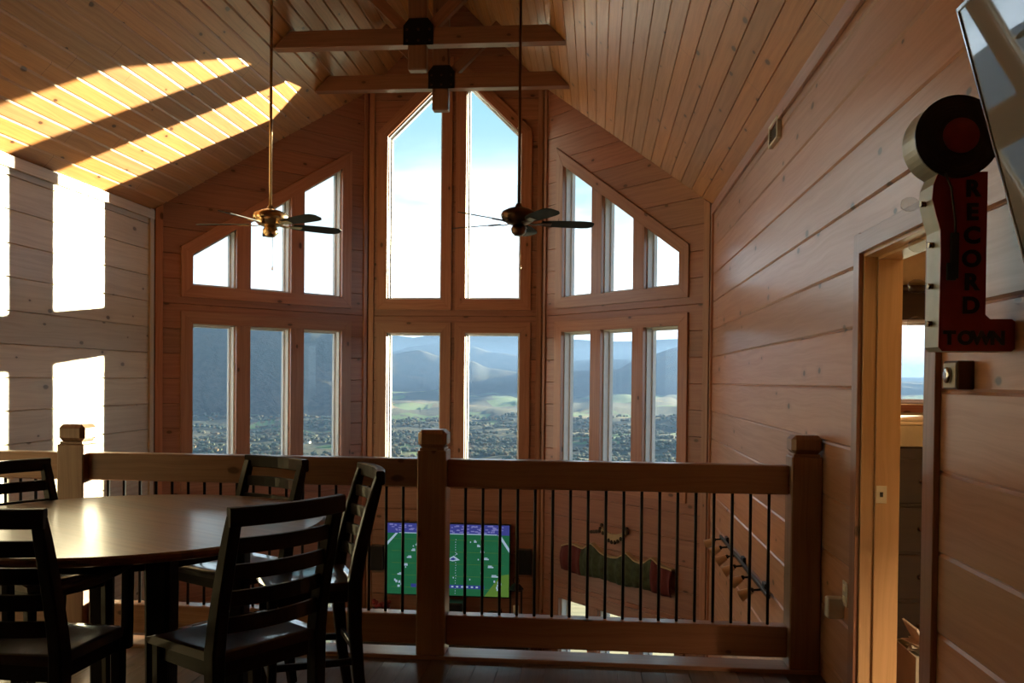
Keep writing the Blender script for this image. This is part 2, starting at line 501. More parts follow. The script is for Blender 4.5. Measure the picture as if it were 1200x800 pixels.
# centre mullion cover strip, bay corner trims
def vtrim(frame, u0, u1, z0, zf, th=.022, w0=None):
    tn[0] += 1
    struct('trim_%d' % tn[0], b_prism([(u0, z0), (u1, z0), (u1, zf(u1)), (u0, zf(u0))], -th, .002, grain_dir=(0, 1), bev=.002), 'trim', mtx=frame)
vtrim(FR, .022, .105, ZLOW, top_side); vtrim(FL, .022, .105, ZLOW, top_side)
vtrim(FC, -HW + .018, -HW + .085, ZLOW, top_c); vtrim(FC, HW - .085, HW - .018, ZLOW, top_c)
vtrim(FR, LR - .07, LR - .02, ZLOW, top_side); vtrim(FL, LR - .07, LR - .02, ZLOW, top_side)

# unseen posts added inside the wall thickness to seal sun leaks where walls meet
def leak_seal(x, y, z1):
    tn[0] += 1; struct('trim_%d' % tn[0], b_cyl((x, y, ZLOW), (x, y, z1), .058, seg=12), 'trim')
for sx in (-1, 1):
    leak_seal(XC + sx * (HW + .030), YC + .078, top_c(HW) + .1)
    leak_seal((XR if sx > 0 else XL) + sx * .078, YG + .030, ZW + .05)
# ------------------------------------------------------------------ side walls
DY0, DY1, DZ = 3.30, 4.12, 2.11
holeR = [(DY0, DY1, K(0.0), K(DZ))]
polR = columns(YBACK, YG, K(ZLOW), K(ZW + .05), holeR)
bm = boarded(polR, seams_z(ZLOW, ZW), lambda u, v: Vector((XR, u, v)), (1, 0, 0), half=.010)
outR = boarded(columns(YBACK, YG, K(ZLOW), K(ZW + .05), holeR), [], lambda u, v: Vector((XR + .16, u, v)), (0, 0, 0))
struct('wall_right', join(bm, outR), 'wall', recalc=False)
polL = columns(YBACK, YG, K(ZLOW), K(ZW + .05), [])
bm = boarded(polL, seams_z(ZLOW, ZW), lambda u, v: Vector((XL, u, v)), (-1, 0, 0))
struct('wall_left', join(bm, b_box((XL - .12, (YBACK + YG) / 2, (ZLOW + ZW) / 2), (.2, YG - YBACK, ZW - ZLOW), 0)), 'wall_glare', recalc=False)
# back wall behind the camera
polB = columns(XL, XC, K(ZLOW), lambda u: ZW + M * (u - XL), []) + columns(XC, XR, K(ZLOW), lambda u: ZW + M * (XR - u), [])
struct('wall_back', boarded(polB, seams_z(ZLOW, RIDGE), lambda u, v: Vector((u, YBACK, v)), (0, -1, 0)), 'wall', recalc=False)

# vertical corner boards and the boards along the top of the side walls
def bar(name, c, s, mat, **k): return struct(name, b_box(c, s, **k), mat)
def nexttrim(): tn[0] += 1; return 'trim_%d' % tn[0]
bar(nexttrim(), (XR - .011, YG - .045, (ZLOW + ZW) / 2), (.022, .075, ZW - ZLOW), 'trim')
bar(nexttrim(), (XL + .011, YG - .05, (ZLOW + ZW) / 2), (.022, .085, ZW - ZLOW), 'wall_glare')
bar(nexttrim(), (XR - .012, (YBACK + YG) / 2, ZW - .062), (.024, YG - YBACK, .10), 'trim')
bar(nexttrim(), (XL + .012, (YBACK + YG) / 2, ZW - .062), (.024, YG - YBACK, .10), 'wall_glare')

# ------------------------------------------------------------------ ceiling slopes (boards run along the depth of the room)
CS = math.hypot(1, M); BW = .145
def slope(name, sgn):
    x0 = XR if sgn > 0 else XL
    W = (XR - XC)
    def mp(u, v):           # u = depth, v = distance up the slope
        dx = v / CS
        return Vector((x0 - sgn * dx, u, ZW + M * dx))
    full = W * CS; vb = (W - HW) * CS
    polys = [[(YBACK, 0), (YG + .35, 0), (YC + .35, vb), (YC + .35, full), (YBACK, full)]]
    n = Vector((sgn * M, 0, 1)).normalized()
    bm = boarded(polys, [BW * k for k in range(1, int(full / BW) + 1)], mp, n, depth=.009, half=.004, wide=.020 if sgn < 0 else .007)
    top = boarded(polys, [], lambda u, v: mp(u, v) + n * .22, (0, 0, 0))
    o = struct(name, join(bm, top), 'ceil', recalc=False); return o
slope('ceiling_right', 1); slope('ceiling_left', -1)
bar('ceiling_ridge_board', (XC, (YBACK + YC) / 2, RIDGE - .035), (.16, YC - YBACK, .05), 'beam')['kind'] = 'structure'

# ------------------------------------------------------------------ floors
YE = 4.765                                     # where the floorboards meet the nosing
pol = [[(YBACK, XL), (YE, XL), (YE, XR), (YBACK, XR)]]
fl = boarded(pol, [XL + .125 * k for k in range(1, 49)], lambda u, v: Vector((v, u, 0)), (0, 0, -1), depth=.003, half=.0015)
struct('floor', join(fl, b_box(((XL + XR) / 2, (YBACK + YE) / 2 + .05, -.16), (XR - XL, YE - YBACK + .1, .28), 0)), 'floor', recalc=False)
struct('floor_nosing', b_box(((XL + XR) / 2, 4.85, .006), (XR - XL - .004, .17, .030), .004), 'rail')
struct('floor_fascia', b_box(((XL + XR) / 2, 4.90, -.17), (XR - XL - .004, .03, .32), .003), 'rail')
pol = [[(YBACK, XL), (YG, XL), (YG, XR), (YBACK, XR)], [(YG, XL), (YC, XC - HW), (YC, XC + HW), (YG, XR)]]
struct('floor_lower', boarded(pol, [], lambda u, v: Vector((v, u, ZLOW)), (0, 0, -1)), 'floor', recalc=False)

# ------------------------------------------------------------------ doorway in the right wall and the room beyond
e = bpy.data.objects.new('door_1', None); COL.objects.link(e); e.location = (XR, (DY0 + DY1) / 2, 0); e['kind'] = 'structure'
I = Matrix.Translation(-e.location)
def dp(name, bm, mat, **k): return obj(name, bm, mat, e, I)
dp('door_lining', join(b_box((XR + .08, DY1 - .008, DZ / 2), (.164, .018, DZ), .002), b_box((XR + .08, DY0 + .008, DZ / 2), (.164, .018, DZ), .002),
                       b_box((XR + .08, (DY0 + DY1) / 2, DZ - .009), (.164, DY1 - DY0, .018), .002)), 'jamb')
dp('door_stop', join(b_box((XR + .108, DY1 - .024, DZ / 2), (.105, .014, DZ - .02), .002), b_box((XR + .108, DY0 + .024, DZ / 2), (.105, .014, DZ - .02), .002),
                     b_box((XR + .108, (DY0 + DY1) / 2, DZ - .025), (.105, DY1 - DY0 - .04, .014), .002)), 'jamb')
dp('door_casing', join(b_box((XR - .011, DY1 + .040, (DZ + .09) / 2 + .001), (.022, .085, DZ + .09), .002), b_box((XR - .011, DY0 - .050, (DZ + .09) / 2 + .001), (.022, .105, DZ + .09), .002),
                       b_box((XR - .012, (DY0 + DY1) / 2, DZ + .042), (.023, DY1 - DY0, .088), .002)), 'trim')
sp = join(b_box((XR + .082, DY1 - .0325, 1.035), (.046, .003, .078), .001))
o = dp('strike_plate', sp, 'ivory'); tag(o, 'pale metal strike plate')
dp('strike_hole', b_box((XR + .082, DY1 - .0345, 1.035), (.014, .002, .022), .0005), 'black')

RX0, RX1, RY0, RY1, RZ = XR + .16, 4.4, 1.6, 7.0, 2.55
def plane_poly(pts):
    bm = bmesh.new(); bm.faces.new([bm.verts.new(p) for p in pts]); uvpaint(bm, 1 if abs(pts[0][2] - pts[1][2]) < 1e-6 else 2); return bm
WX0, WX1, WZ0, WZ1 = 1.75, 3.1, 1.38, 2.01
pw = columns(RX0, RX1, K(0), K(RZ), [(WX0, WX1, K(WZ0), K(WZ1))])
struct('wall_far_bedroom', boarded(pw, [], lambda u, v: Vector((u, RY1, v)), (0, 0, 0)), 'plaster', recalc=False)
struct('wall_side_bedroom', plane_poly([(RX1, RY0, 0), (RX1, RY1, 0), (RX1, RY1, RZ), (RX1, RY0, RZ)]), 'plaster', recalc=False)
struct('wall_near_bedroom', plane_poly([(RX0, RY0, 0), (RX1, RY0, 0), (RX1, RY0, RZ), (RX0, RY0, RZ)]), 'plaster', recalc=False)
struct('ceiling_bedroom', plane_poly([(RX0, RY0, RZ), (RX1, RY0, RZ), (RX1, RY1, RZ), (RX0, RY1, RZ)]), 'plaster', recalc=False)
struct('floor_bedroom', boarded([[(RY0, XR), (RY1, XR), (RY1, RX1), (RY0, RX1)]], [], lambda u, v: Vector((v, u, 0.0)), (0, 0, -1)), 'floor', recalc=False)
FB = Matrix.Translation((0, RY1, 0))
def bw():
    window([(WX0, WZ0), (WX1, WZ0), (WX1, WZ1), (WX0, WZ1)], FB, .03)
    casing([(WX0, WZ0), (WX1, WZ0), (WX1, WZ1), (WX0, WZ1)], FB, .07)
bw()
t = tag(obj('roller_blind', join(b_cyl((WX0 - .1, RY1 - .06, 2.24), (WX1 + .1, RY1 - .06, 2.24), .03), b_box(((WX0 + WX1) / 2, RY1 - .045, 2.13), (WX1 - WX0 + .16, .006, .24), .001)), 'darkwood'),
        'dark rolled blind above the bright window through the doorway', 'blind')

# tall dark chest seen through the doorway
t = thing('tall_chest', 'tall dark chest with a tan top tier, seen through the doorway', 'chest', (2.02, 5.45, 0))
obj('chest_body', b_box((0, 0, .60), (.86, .5, 1.14), .006), 'darkwood', t)
obj('chest_plinth', b_box((0, .01, .015), (.82, .44, .03), .002), 'darkwood', t)
for k in range(4):
    d_ = obj('drawer', b_box((0, -.256, .17 + .27 * k), (.78, .014, .25), .004), 'darkwood', t)
    for q_ in (-.2, .2): obj('knob', b_sphere((q_, -.275, .17 + .27 * k), .012), 'bronze', d_)
tag(obj('top_tier', b_box((0, 0, 1.232), (.88, .52, .12), .005), 'tan', t), 'tan top tier')
# folded blanket and wire rack on the chest
bl = join(*[b_box((2.0 + .01 * k, 5.42, 1.304 + .022 * k), (.62 - .03 * k, .4, .020), .008) for k in range(2)])
tag(obj('folded_blanket', bl, 'cream'), 'folded cream blanket lying on the tall dark chest', 'blanket')
wr = join(b_tube([(1.66, 5.40, 1.337), (1.66, 5.40, 1.41), (2.34, 5.40, 1.41), (2.34, 5.40, 1.337)], .005), b_tube([(1.92, 5.40, 1.41), (1.92, 5.40, 1.337)], .004))
tag(obj('wire_rack', wr, 'chrome'), 'thin wire rack standing on the folded blanket', 'rack')
# storage box with papers by the doorway
t = thing('storage_box', 'pale cardboard storage box with a round hand hole, on the floor past the doorway', 'box', (1.66, 4.42, 0))
obj('box_body', join(b_box((0, -.15, .13), (.34, .008, .26), .001), b_box((0, .15, .13), (.34, .008, .26), .001), b_box((-.166, 0, .13), (.008, .3, .26), .001), b_box((.166, 0, .13), (.008, .3, .26), .001), b_box((0, 0, .006), (.34, .3, .008), .001)), 'card', t)
obj('hand_hole', b_cyl((-.03, -.156, .19), (-.03, -.1525, .19), .012), 'black', t)
pp = []
for k in range(9):
    q = b_box((0, 0, 0), (.24, .20, .002), 0)
    xf(q, Matrix.Translation((1.66 + random.uniform(-.03, .03), 4.42 + random.uniform(-.02, .02), .235 + .007 * k)) @ Matrix.Rotation(random.uniform(-.5, .5), 4, 'Z') @ Matrix.Rotation(random.uniform(-.08, .08), 4, 'X'))
    pp.append(q)
q = b_box((0, 0, 0), (.01, .2, .22), .001); xf(q, Matrix.Translation((1.565, 4.42, .28)) @ Matrix.Rotation(-.5, 4, 'Y')); pp.append(q)
o = tag(obj('loose_papers', join(*pp), 'paper'), 'heap of loose white papers overflowing the cardboard box', 'papers', kind='stuff')
# bedroom floor lamp (out of the picture, lights the jamb)
t = thing('floor_lamp', 'brass floor lamp with cream shade inside the side room', 'lamp', (2.15, 2.75, 0))
obj('lamp_base', b_cyl((0, 0, 0), (0, 0, .025), .13, seg=24), 'brass', t)
obj('lamp_pole', b_cyl((0, 0, .025), (0, 0, 1.35), .011), 'brass', t)
obj('lamp_shade', b_cyl((0, 0, 1.30), (0, 0, 1.55), .18, .12, seg=24, caps=False), 'cream', t)

# ------------------------------------------------------------------ trusses
def plate_bm(cx, cz, y):
    w, h_ = .155, .135
    poly = [(-w, -h_), (w, -h_), (w, h_ * .45), (w * .62, h_), (-w * .62, h_), (-w, h_ * .45)]
    return b_prism([(cx + a, cz + b) for a, b in poly], y - .006, y, bev=.001)
def truss(yk, n, label):
    t = thing('roof_truss', label, 'truss', (XC, yk, 4.9), group='pine roof trusses across the ceiling')
    zb, ht, th = 4.905 - 4.9, .17, .13
    fx = lambda z: (RIDGE - 4.9 - z) / M - .012
    obj('tie_beam', b_prism([(-fx(zb) + .0, zb), (fx(zb), zb), (fx(zb + ht), zb + ht), (-fx(zb + ht), zb + ht)], -th / 2, th / 2, bev=.004), 'beam', t)
    kb = -.245 if n < 2 else .01
    obj('king_post', b_box((0, 0, (RIDGE - 4.9 - .08 + kb) / 2), (.19, .12, RIDGE - 4.9 - .08 - kb), .012, grain=2), 'beam', t)
    for s in (-1, 1):
        a = Vector((s * .12, zb + ht)); d = Vector((s * 1, 1)).normalized(); L = (fx(0) - .17 - .12) / 2 * 1.414 - .06; nn = Vector((-d.y, d.x)) * .055
        obj('brace', b_prism([a - nn, a + nn, a + nn + d * L, a - nn + d * L], -.045, .045, bev=.003), 'beam', t)
    g = obj('gusset_plate', plate_bm(.015, .135, -th / 2 - .001), 'iron', t)
    bolts = [b_cyl((.015 + a, -th / 2 - .016, .135 + b), (.015 + a, -th / 2 - .006, .135 + b), .012, seg=6) for a in (-.115, 0, .115) for b in (-.09, .02)]
    for q_ in bolts: obj('bolt', q_, 'bronze', g)
    return t
truss(10.33, 0, 'pine roof truss nearest the gable windows, its post hanging over the panes')
truss(8.98, 1, 'pine roof truss seen in front of the one over the windows')
truss(7.63, 2, 'pine roof truss at the top edge carrying both ceiling fans')

# ------------------------------------------------------------------ ceiling fans
def fan(x, y, rot, housing, label):
    zt = 4.905; zh = 2.93
    t = thing('ceiling_fan', label, 'ceiling fan', (x, y, zh), rot, 'ceiling fans hanging from the truss')
    obj('canopy', xf(b_lathe([(.012, -.07), (.05, -.055), (.068, -.02), (.068, 0), (0, 0)]), Matrix.Translation((0, 0, zt - zh))), housing, t)
    obj('downrod', b_cyl((0, 0, .06), (0, 0, zt - zh - .05), .0125), 'bronze' if housing == 'bronze' else 'brass', t)
    obj('motor_housing', b_lathe([(0, -.075), (.06, -.075), (.10, -.06), (.145, -.02), (.155, .01), (.14, .04), (.09, .065), (.035, .08), (.02, .11), (0, .11)], 28), housing, t)
    obj('switch_housing', b_lathe([(0, -.165), (.035, -.165), (.06, -.14), (.065, -.105), (.05, -.075), (0, -.075)], 20), housing, t)
    for k in range(5):
        a = 2 * PI * k / 5
        R = Matrix.Rotation(a, 4, 'Z'); P = Matrix.Rotation(math.radians(-12.5), 4, 'X')
        prof = [(.20, .045), (.26, .062), (.40, .070), (.56, .074), (.62, .066), (.655, .035)]
        poly = [(r, -w) for r, w in prof] + [(r, w) for r, w in reversed(prof)]
        bmb = bmesh.new()
        for z in (-.003, .003):
            pass
        lo_ = [bmb.verts.new((p[0], p[1], -.003)) for p in poly]; hi_ = [bmb.verts.new((p[0], p[1], .003)) for p in poly]
        bmb.faces.new(lo_); bmb.faces.new(hi_[::-1])
        for i in range(len(poly)): bmb.faces.new((lo_[i], lo_[(i + 1) % len(poly)], hi_[(i + 1) % len(poly)], hi_[i]))
        uvpaint(bmb, 0)
        T = R @ Matrix.Translation((0, 0, -.055)) @ P
        b_ = obj('blade', bmb, 'blade', t, T)
        arm = join(b_sweep([(.07, 0, .0), (.14, 0, -.012), (.20, 0, -.004)], .035, .007), b_box((.235, 0, -.0065), (.10, .06, .006), .001))
        obj('blade_arm', arm, housing, b_, R @ Matrix.Translation((0, 0, -.055)) @ P)
    obj('pull_chain', join(b_cyl((.02, 0, -.42), (.02, 0, -.165), .0022, seg=6), b_cyl((.02, 0, -.455), (.02, 0, -.42), .008, .004, seg=8)), 'brass', t)
    return t
fan(-2.876, 7.63, math.radians(18 + 20.6), 'brass', 'brass ceiling fan with dark blades, hanging in front of the left bay windows')
fan(-.678, 7.63, math.radians(8 + 5), 'bronze', 'dark bronze ceiling fan hanging in front of the tall centre window')

# ------------------------------------------------------------------ loft railing
t = thing('loft_railing', 'pine loft railing with black balusters along the open edge', 'railing', (XC, 4.86, .021))
def rp(name, bm, mat): return obj(name, bm, mat, t, Matrix.Translation((-XC, -4.86, -.021)))
PX = [-4.79, -2.957, -.886, 1.103]
PY = 4.845; PWD = .158
for x in PX:
    body = b_box((x, PY, .5805), (PWD, PWD, 1.119), .006, grain=2)
    neck = b_box((x, PY, 1.147), (PWD - .022, PWD - .022, .014), .002, grain=2)
    cap = b_box((x, PY, 1.203), (PWD, PWD, .098), .022, grain=2)
    rp('newel_post', join(body, neck, cap), 'rail')
for a, b in zip(PX, PX[1:]):
    x0, x1 = a + PWD / 2, b - PWD / 2
    rp('top_rail', b_box(((x0 + x1) / 2, 4.86, 1.012), (x1 - x0, .09, .155), .006, grain=0), 'rail')
    rp('bottom_rail', b_box(((x0 + x1) / 2, 4.86, .15), (x1 - x0, .09, .165), .006, grain=0), 'rail')
    n = round((x1 - x0) / .0955); sp_ = (x1 - x0) / n
    for k in range(1, n):
        x = x0 + sp_ * k
        rp('baluster', b_cyl((x, 4.86, .230), (x, 4.86, .937), .0085, seg=8), 'iron')

# ------------------------------------------------------------------ table
TX, TY, TH = -1.98, 3.60, .92
t = thing('round_table', 'round dark wood dining table with a glossy top, counter height', 'table', (TX, TY, 0))
bmt = b_lathe([(0, TH - .038), (.80, TH - .038), (.822, TH - .032), (.83, TH - .02), (.83, TH - .008), (.822, TH), (0, TH)], 96, smooth=False)
lay = bmt.loops.layers.uv.verify()
for f in bmt.faces:
    for l in f.loops: l[lay].uv = (l.vert.co.x * .87 - l.vert.co.y * .5, l.vert.co.x * .5 + l.vert.co.y * .87 + .03)
obj('tabletop', bmt, 'tabletop', t)
obj('apron', b_lathe([(.50, TH - .12), (.52, TH - .12), (.52, TH - .038), (.50, TH - .038), (.50, TH - .12)], 64), 'chair', t)
for lx, ly in ((.36, -.40), (-.45, .59), (.365, .295), (-.42, -.38)):
    obj('leg', b_sweep([(lx, ly, 0), (lx, ly, .3), (lx, ly, TH - .038)], [.085, .092, .10], [.085, .092, .10], up=(0, 1, 0)), 'chair', t)

# ------------------------------------------------------------------ chairs (counter height, ladder back)
def chair(label, cx, cy, fx, fy, arms=False, lean=0.0):
    ang = math.atan2(fy, fx) - PI / 2
    t = thing('dining_chair', label, 'chair', (cx, cy, 0), ang, 'dark ladder-back chairs around the round table')
    SH, HH = .625, 1.115
    def back(z):       # rake of the back posts
        return -.185 if z < SH else -.185 - .115 * ((z - SH) / (HH - SH)) ** 1.25
    # seat, dished
    bm = bmesh.new(); nx, ny = 12, 10; grid = {}
    for i in range(nx + 1):
        for j in range(ny + 1):
            a, b = i / nx * 2 - 1, j / ny * 2 - 1
            hw = .215 + .02 * (b + 1) / 2
            x, y = a * hw, b * .205 - .0
            y += .012 * (1 - a * a) * (1 if b > 0 else 0) * b
            z = SH - .012 * (1 - a * a) * (1 - b * b) * (1.2 if b < .4 else .8) - .012 * max(0, b - .75) * 4
            grid[i, j] = (bm.verts.new((x, y, z)), bm.verts.new((x * .97, y * .97, SH - .034)))
    for i in range(nx):
        for j in range(ny):
            f = bm.faces.new([grid[i + p, j + q][0] for p, q in ((0, 0), (1, 0), (1, 1), (0, 1))]); f.smooth = True
            bm.faces.new([grid[i + p, j + q][1] for p, q in ((0, 1), (1, 1), (1, 0), (0, 0))])
    for i in range(nx):
        for j in (0, ny): bm.faces.new((grid[i, j][0], grid[i + 1, j][0], grid[i + 1, j][1], grid[i, j][1]))
    for j in range(ny):
        for i in (0, nx): bm.faces.new((grid[i, j][0], grid[i, j + 1][0], grid[i, j + 1][1], grid[i, j][1]))
    bmesh.ops.recalc_face_normals(bm, faces=bm.faces); uvpaint(bm, 1)
    obj('seat', bm, 'seat', t)
    ap = join(b_box((0, .165, SH - .062), (.36, .02, .056), .002), b_box((0, -.175, SH - .062), (.35, .02, .056), .002),
              b_box((.19, 0, SH - .062), (.02, .33, .056), .002), b_box((-.19, 0, SH - .062), (.02, .33, .056), .002))
    obj('seat_apron', ap, 'chair', t)
    for s in (-1, 1):
        obj('leg', b_sweep([(s * .198, .172, 0), (s * .196, .170, .3), (s * .196, .170, SH - .034)], [.034, .04, .044], [.034, .04, .044], up=(0, 1, 0)), 'chair', t)
        zs = [0, .2, .42, SH, .72, .82, .92, 1.02, HH - .03]
        pts = [(s * .208, (-.185 - .05 * (1 - z / .42) ** 1.5) if z < .42 else back(z), z) for z in zs]
        obj('back_post', b_sweep(pts, [.036, .040, .046, .050, .048, .047, .046, .045, .042], [.042, .050, .058, .062, .058, .054, .050, .044, .036], up=(0, 1, 0)), 'chair', t)
    def slat(z, hgt, th, bow, name, w=.198):
        pts = []
        for k in range(11):
            a = k / 10 * 2 - 1
            pts.append((a * w, back(z) - bow * (1 - a * a), z))
        return obj(name, b_sweep(pts, th, hgt), 'chair', t)
    slat(HH - .030, .062, .038, .036, 'top_rail', .230)
    for z in (.985, .895, .805, .715): slat(z, .052, .016, .036, 'slat')
    st = [b_sweep([(-.197, .171, .22), (.197, .171, .22)], .022, .034), b_sweep([(-.205, -.20, .30), (.205, -.20, .30)], .018, .028)]
    for s in (-1, 1): st.append(b_sweep([(s * .20, .17, .27), (s * .207, -.205, .27)], .018, .030))
    for k_ in st: obj('stretcher', k_, 'chair', t)
    if arms:
        for s in (-1, 1):
            arm = b_sweep([(s * .215, -.20, .835), (s * .245, -.08, .842), (s * .25, .06, .852), (s * .235, .175, .86)], [.034, .045, .05, .045], .026)
            obj('armrest', arm, 'chair', t)
            obj('arm_post', b_sweep([(s * .232, .165, SH - .075), (s * .234, .165, .73), (s * .236, .165, .85)], .032, .038, up=(0, 1, 0)), 'chair', t)
    return t
chair('dark ladder-back armchair at the table, at the left frame edge nearest the camera', -1.915, 2.90, .03, 1, arms=True)
chair('dark ladder-back chair, its back to the camera in front of the table', -1.27, 3.065, -.835, .55)
chair('dark ladder-back chair seen from the side at the right of the table', -1.315, 3.965, -.90, -.44)
chair('dark ladder-back chair on the far side of the table, against the railing', -1.80, 4.225, -.50, -.866)
chair('dark ladder-back chair at the left far side of the table, beside the newel post', -2.530, 3.889, .93, -.36)

# ------------------------------------------------------------------ lower television with a football broadcast
TVX0, TVX1, TVZ0, TVZ1 = -2.68, -1.085, -1.262, -.342
t = thing('television', 'large flat television showing a green football field on the lower front wall', 'television', ((TVX0 + TVX1) / 2, YC - .12, TVZ0))
TI = Matrix.Translation((-(TVX0 + TVX1) / 2, -(YC - .12), -TVZ0))
cxv, czv = (TVX0 + TVX1) / 2, (TVZ0 + TVZ1) / 2; TW, THh = TVX1 - TVX0, TVZ1 - TVZ0
yf = YC - .125
obj('tv_case', b_box((cxv, YC - .095, czv), (TW + .03, .055, THh + .03), .006), 'black', t, TI)
obj('wall_mount', b_box((cxv, YC - .034, czv), (.5, .066, .4), .004), 'iron', t, TI)
SCR = {'g1': emit('turf broadcast green', (.010, .075, .032), 1.0), 'g2': emit('turf broadcast darker green', (.010, .072, .030), 1.0), 'gy': emit('sunlit turf', (.06, .12, .02), 1.0),
       'wh': emit('broadcast white', (.22, .30, .38), 1.0), 'bl': emit('stands blue', (.03, .035, .16), 1.0), 'cr': emit('crowd pale', (.12, .12, .30), 1.0), 'dk': emit('banner navy', (.02, .03, .14), 1.0)}
keys = list(SCR)
bs = bmesh.new(); lay_n = [0]
def q4(pts, key, z=0):
    lay_n[0] += 1
    f = bs.faces.new([bs.verts.new((TVX0 + TW * p[0], yf - .0001 * z, TVZ0 + THh * p[1])) for p in pts]); f.material_index = keys.index(key)
def qr(x, y, w, h_, key, z=3): q4([(x - w / 2, y - h_ / 2), (x + w / 2, y - h_ / 2), (x + w / 2, y + h_ / 2), (x - w / 2, y + h_ / 2)], key, z)
for k in range(12):
    a, b = k / 12 * .86, (k + 1) / 12 * .86
    q4([(0, a), (1, a), (1, b), (0, b)], 'g1' if k % 2 else 'g2', 0)
q4([(.80, 0), (1, 0), (1, .32), (.93, .30)], 'gy', 1)
q4([(0, .86), (1, .86), (1, 1), (0, 1)], 'bl', 0)
rs = random.Random(3)
for k in range(90): qr(.03 + rs.random() * .94, .885 + rs.random() * .10, .012 + rs.random() * .02, .010 + rs.random() * .012, 'cr', 2)
qr(.5, .865, .80, .012, 'wh', 3)
q4([(0, .68), (.0, .73), (.07, .86), (.09, .86)], 'wh', 3); q4([(1, .62), (1, .68), (.93, .86), (.905, .86)], 'wh', 3)
for k in range(9): qr(.5, .10 + k * .085, .92, .003, 'g2' if k % 2 else 'gy', 2)
for k in range(22): qr(.565 + rs.uniform(-.003, .003), .03 + k * .036, .005, .012, 'wh', 4)
for sx in (-1, 1):                                # yard numbers shrinking with distance
    for k, (yy, ww) in enumerate(((.28, .055), (.41, .045), (.52, .038), (.62, .032), (.70, .026), (.76, .022))):
        x = .5 + sx * (.385 - .02 * k - .22 * max(0, yy - .3) * .6)
        qr(x, yy, ww, .018, 'wh', 4); qr(x - sx * ww * .12, yy + .018, ww * .7, .012, 'wh', 4)
q4([(.49, .50), (.54, .48), (.60, .50), (.55, .56)], 'wh', 4); q4([(.515, .505), (.545, .495), (.57, .51), (.545, .535)], 'dk', 5)
for k in range(26): qr(rs.uniform(.15, .88), rs.uniform(.18, .78), .008, .020, 'wh', 5)
for k in range(9): qr(.09 + rs.uniform(-.03, .035), .15 + rs.uniform(-.05, .06), .012, .03, 'wh', 5); qr(.90 + rs.uniform(-.03, .035), .15 + rs.uniform(-.08, .08), .012, .03, 'wh', 5)
q4([(.2, .10), (.80, .10), (.80, .15), (.2, .15)], 'dk', 5)
for k in range(13): qr(.26 + k * .040, .125, .018, .022, 'wh', 6)
uvpaint(bs, 0)
obj('screen', bs, [SCR[k] for k in keys], t, TI, recalc=False)
tag(bpy.data.objects['screen'], 'lit screen with a green football field')
for sx, lab in ((-2.82, 'left'), (-.885, 'right')):
    t = thing('wall_speaker', 'small black speaker on the wall at the %s side of the lit television' % lab, 'speaker', (sx, YC - .07, -.97), group='speakers flanking the television')
    obj('speaker_box', b_box((0, 0, .16), (.17, .12, .32), .008), 'black', t)
    obj('speaker_grille', b_box((0, -.063, .16), (.15, .006, .30), .003), 'iron', t)
    obj('speaker_bracket', b_box((0, .065, .16), (.06, .012, .1), .002), 'iron', t)
# media cabinet under the television
t = thing('media_cabinet', 'dark wood media cabinet under the lower television', 'cabinet', (-1.85, YC - .27, ZLOW))
obj('cabinet_body', b_box((0, 0, .64), (2.1, .42, 1.16), .006), 'darkwood', t)
obj('cabinet_top', b_box((0, -.01, 1.235), (2.16, .46, .03), .006), 'darkwood', t)
obj('cabinet_feet', join(*[b_box((sx * .95, sy * .16, .03), (.08, .08, .06), .004) for sx in (-1, 1) for sy in (-1, 1)]), 'darkwood', t)
for k in range(3):
    d_ = obj('cabinet_door', b_box((-.69 + .69 * k, -.222, .64), (.64, .02, 1.06), .004), 'darkwood', t)
    obj('knob', b_sphere((-.69 + .69 * k + .26, -.243, .66), .014), 'bronze', d_)
zc = ZLOW + 1.25
t = thing('cable_box', 'black box standing on the cabinet under the middle of the television', 'media box', (-1.80, YC - .26, zc))
obj('box_case', b_box((0, 0, .10), (.30, .22, .20), .008), 'black', t); obj('front_panel', b_box((0, -.112, .10), (.26, .004, .15), .002), 'iron', t); obj('dial', b_cyl((.0, -.13, .05), (.0, -.114, .05), .015), 'chrome', t)
t = thing('flower_bowl', 'bowl of dark red flowers on the cabinet left of the television', 'flowers', (-2.72, YC - .25, zc))
obj('bowl', b_lathe([(0, 0), (.05, 0), (.10, .04), (.12, .08), (.11, .08), (.08, .03), (0, .02)]), 'bronze', t)
obj('flowers', join(*[b_sphere((random.uniform(-.12, .12), random.uniform(-.07, .07), .10 + random.uniform(0, .06)), .032, (1, 1, .8), 8) for _ in range(16)]), 'redflower', t)
t = thing('figurine', 'small dark figurine on the cabinet, right of the black box', 'figurine', (-1.27, YC - .27, zc))
obj('figure_body', join(b_sphere((0, 0, .05), .05, (1.6, .9, 1)), b_sphere((.085, 0, .085), .032), b_sphere((.1, .015, .115), .009), b_sphere((.1, -.018, .115), .009), *[b_cyl((a, b, 0), (a, b, .05), .016, seg=8) for a in (-.05, .045) for b in (-.025, .025)]), 'pinecone', t)
t = thing('lantern', 'tall dark lantern standing on the cabinet under the right speaker', 'lantern', (-.98, YC - .27, zc))
obj('lantern_base', b_box((0, 0, .015), (.17, .17, .03), .004), 'iron', t)
obj('lantern_frame', join(*[b_box((a, b, .20), (.014, .014, .34), .002) for a in (-.07, .07) for b in (-.07, .07)], b_box((0, 0, .375), (.17, .17, .014), .003), b_lathe([(.10, .382), (.05, .44), (.02, .46), (0, .46)], 4)), 'iron', t)
obj('candle', b_cyl((0, 0, .03), (0, 0, .17), .035), 'cream', t)
obj('lantern_ring', b_tube([(.04 * math.cos(a), 0, .49 + .04 * math.sin(a)) for a in [k * PI / 8 for k in range(17)]], .004, 6), 'iron', t)

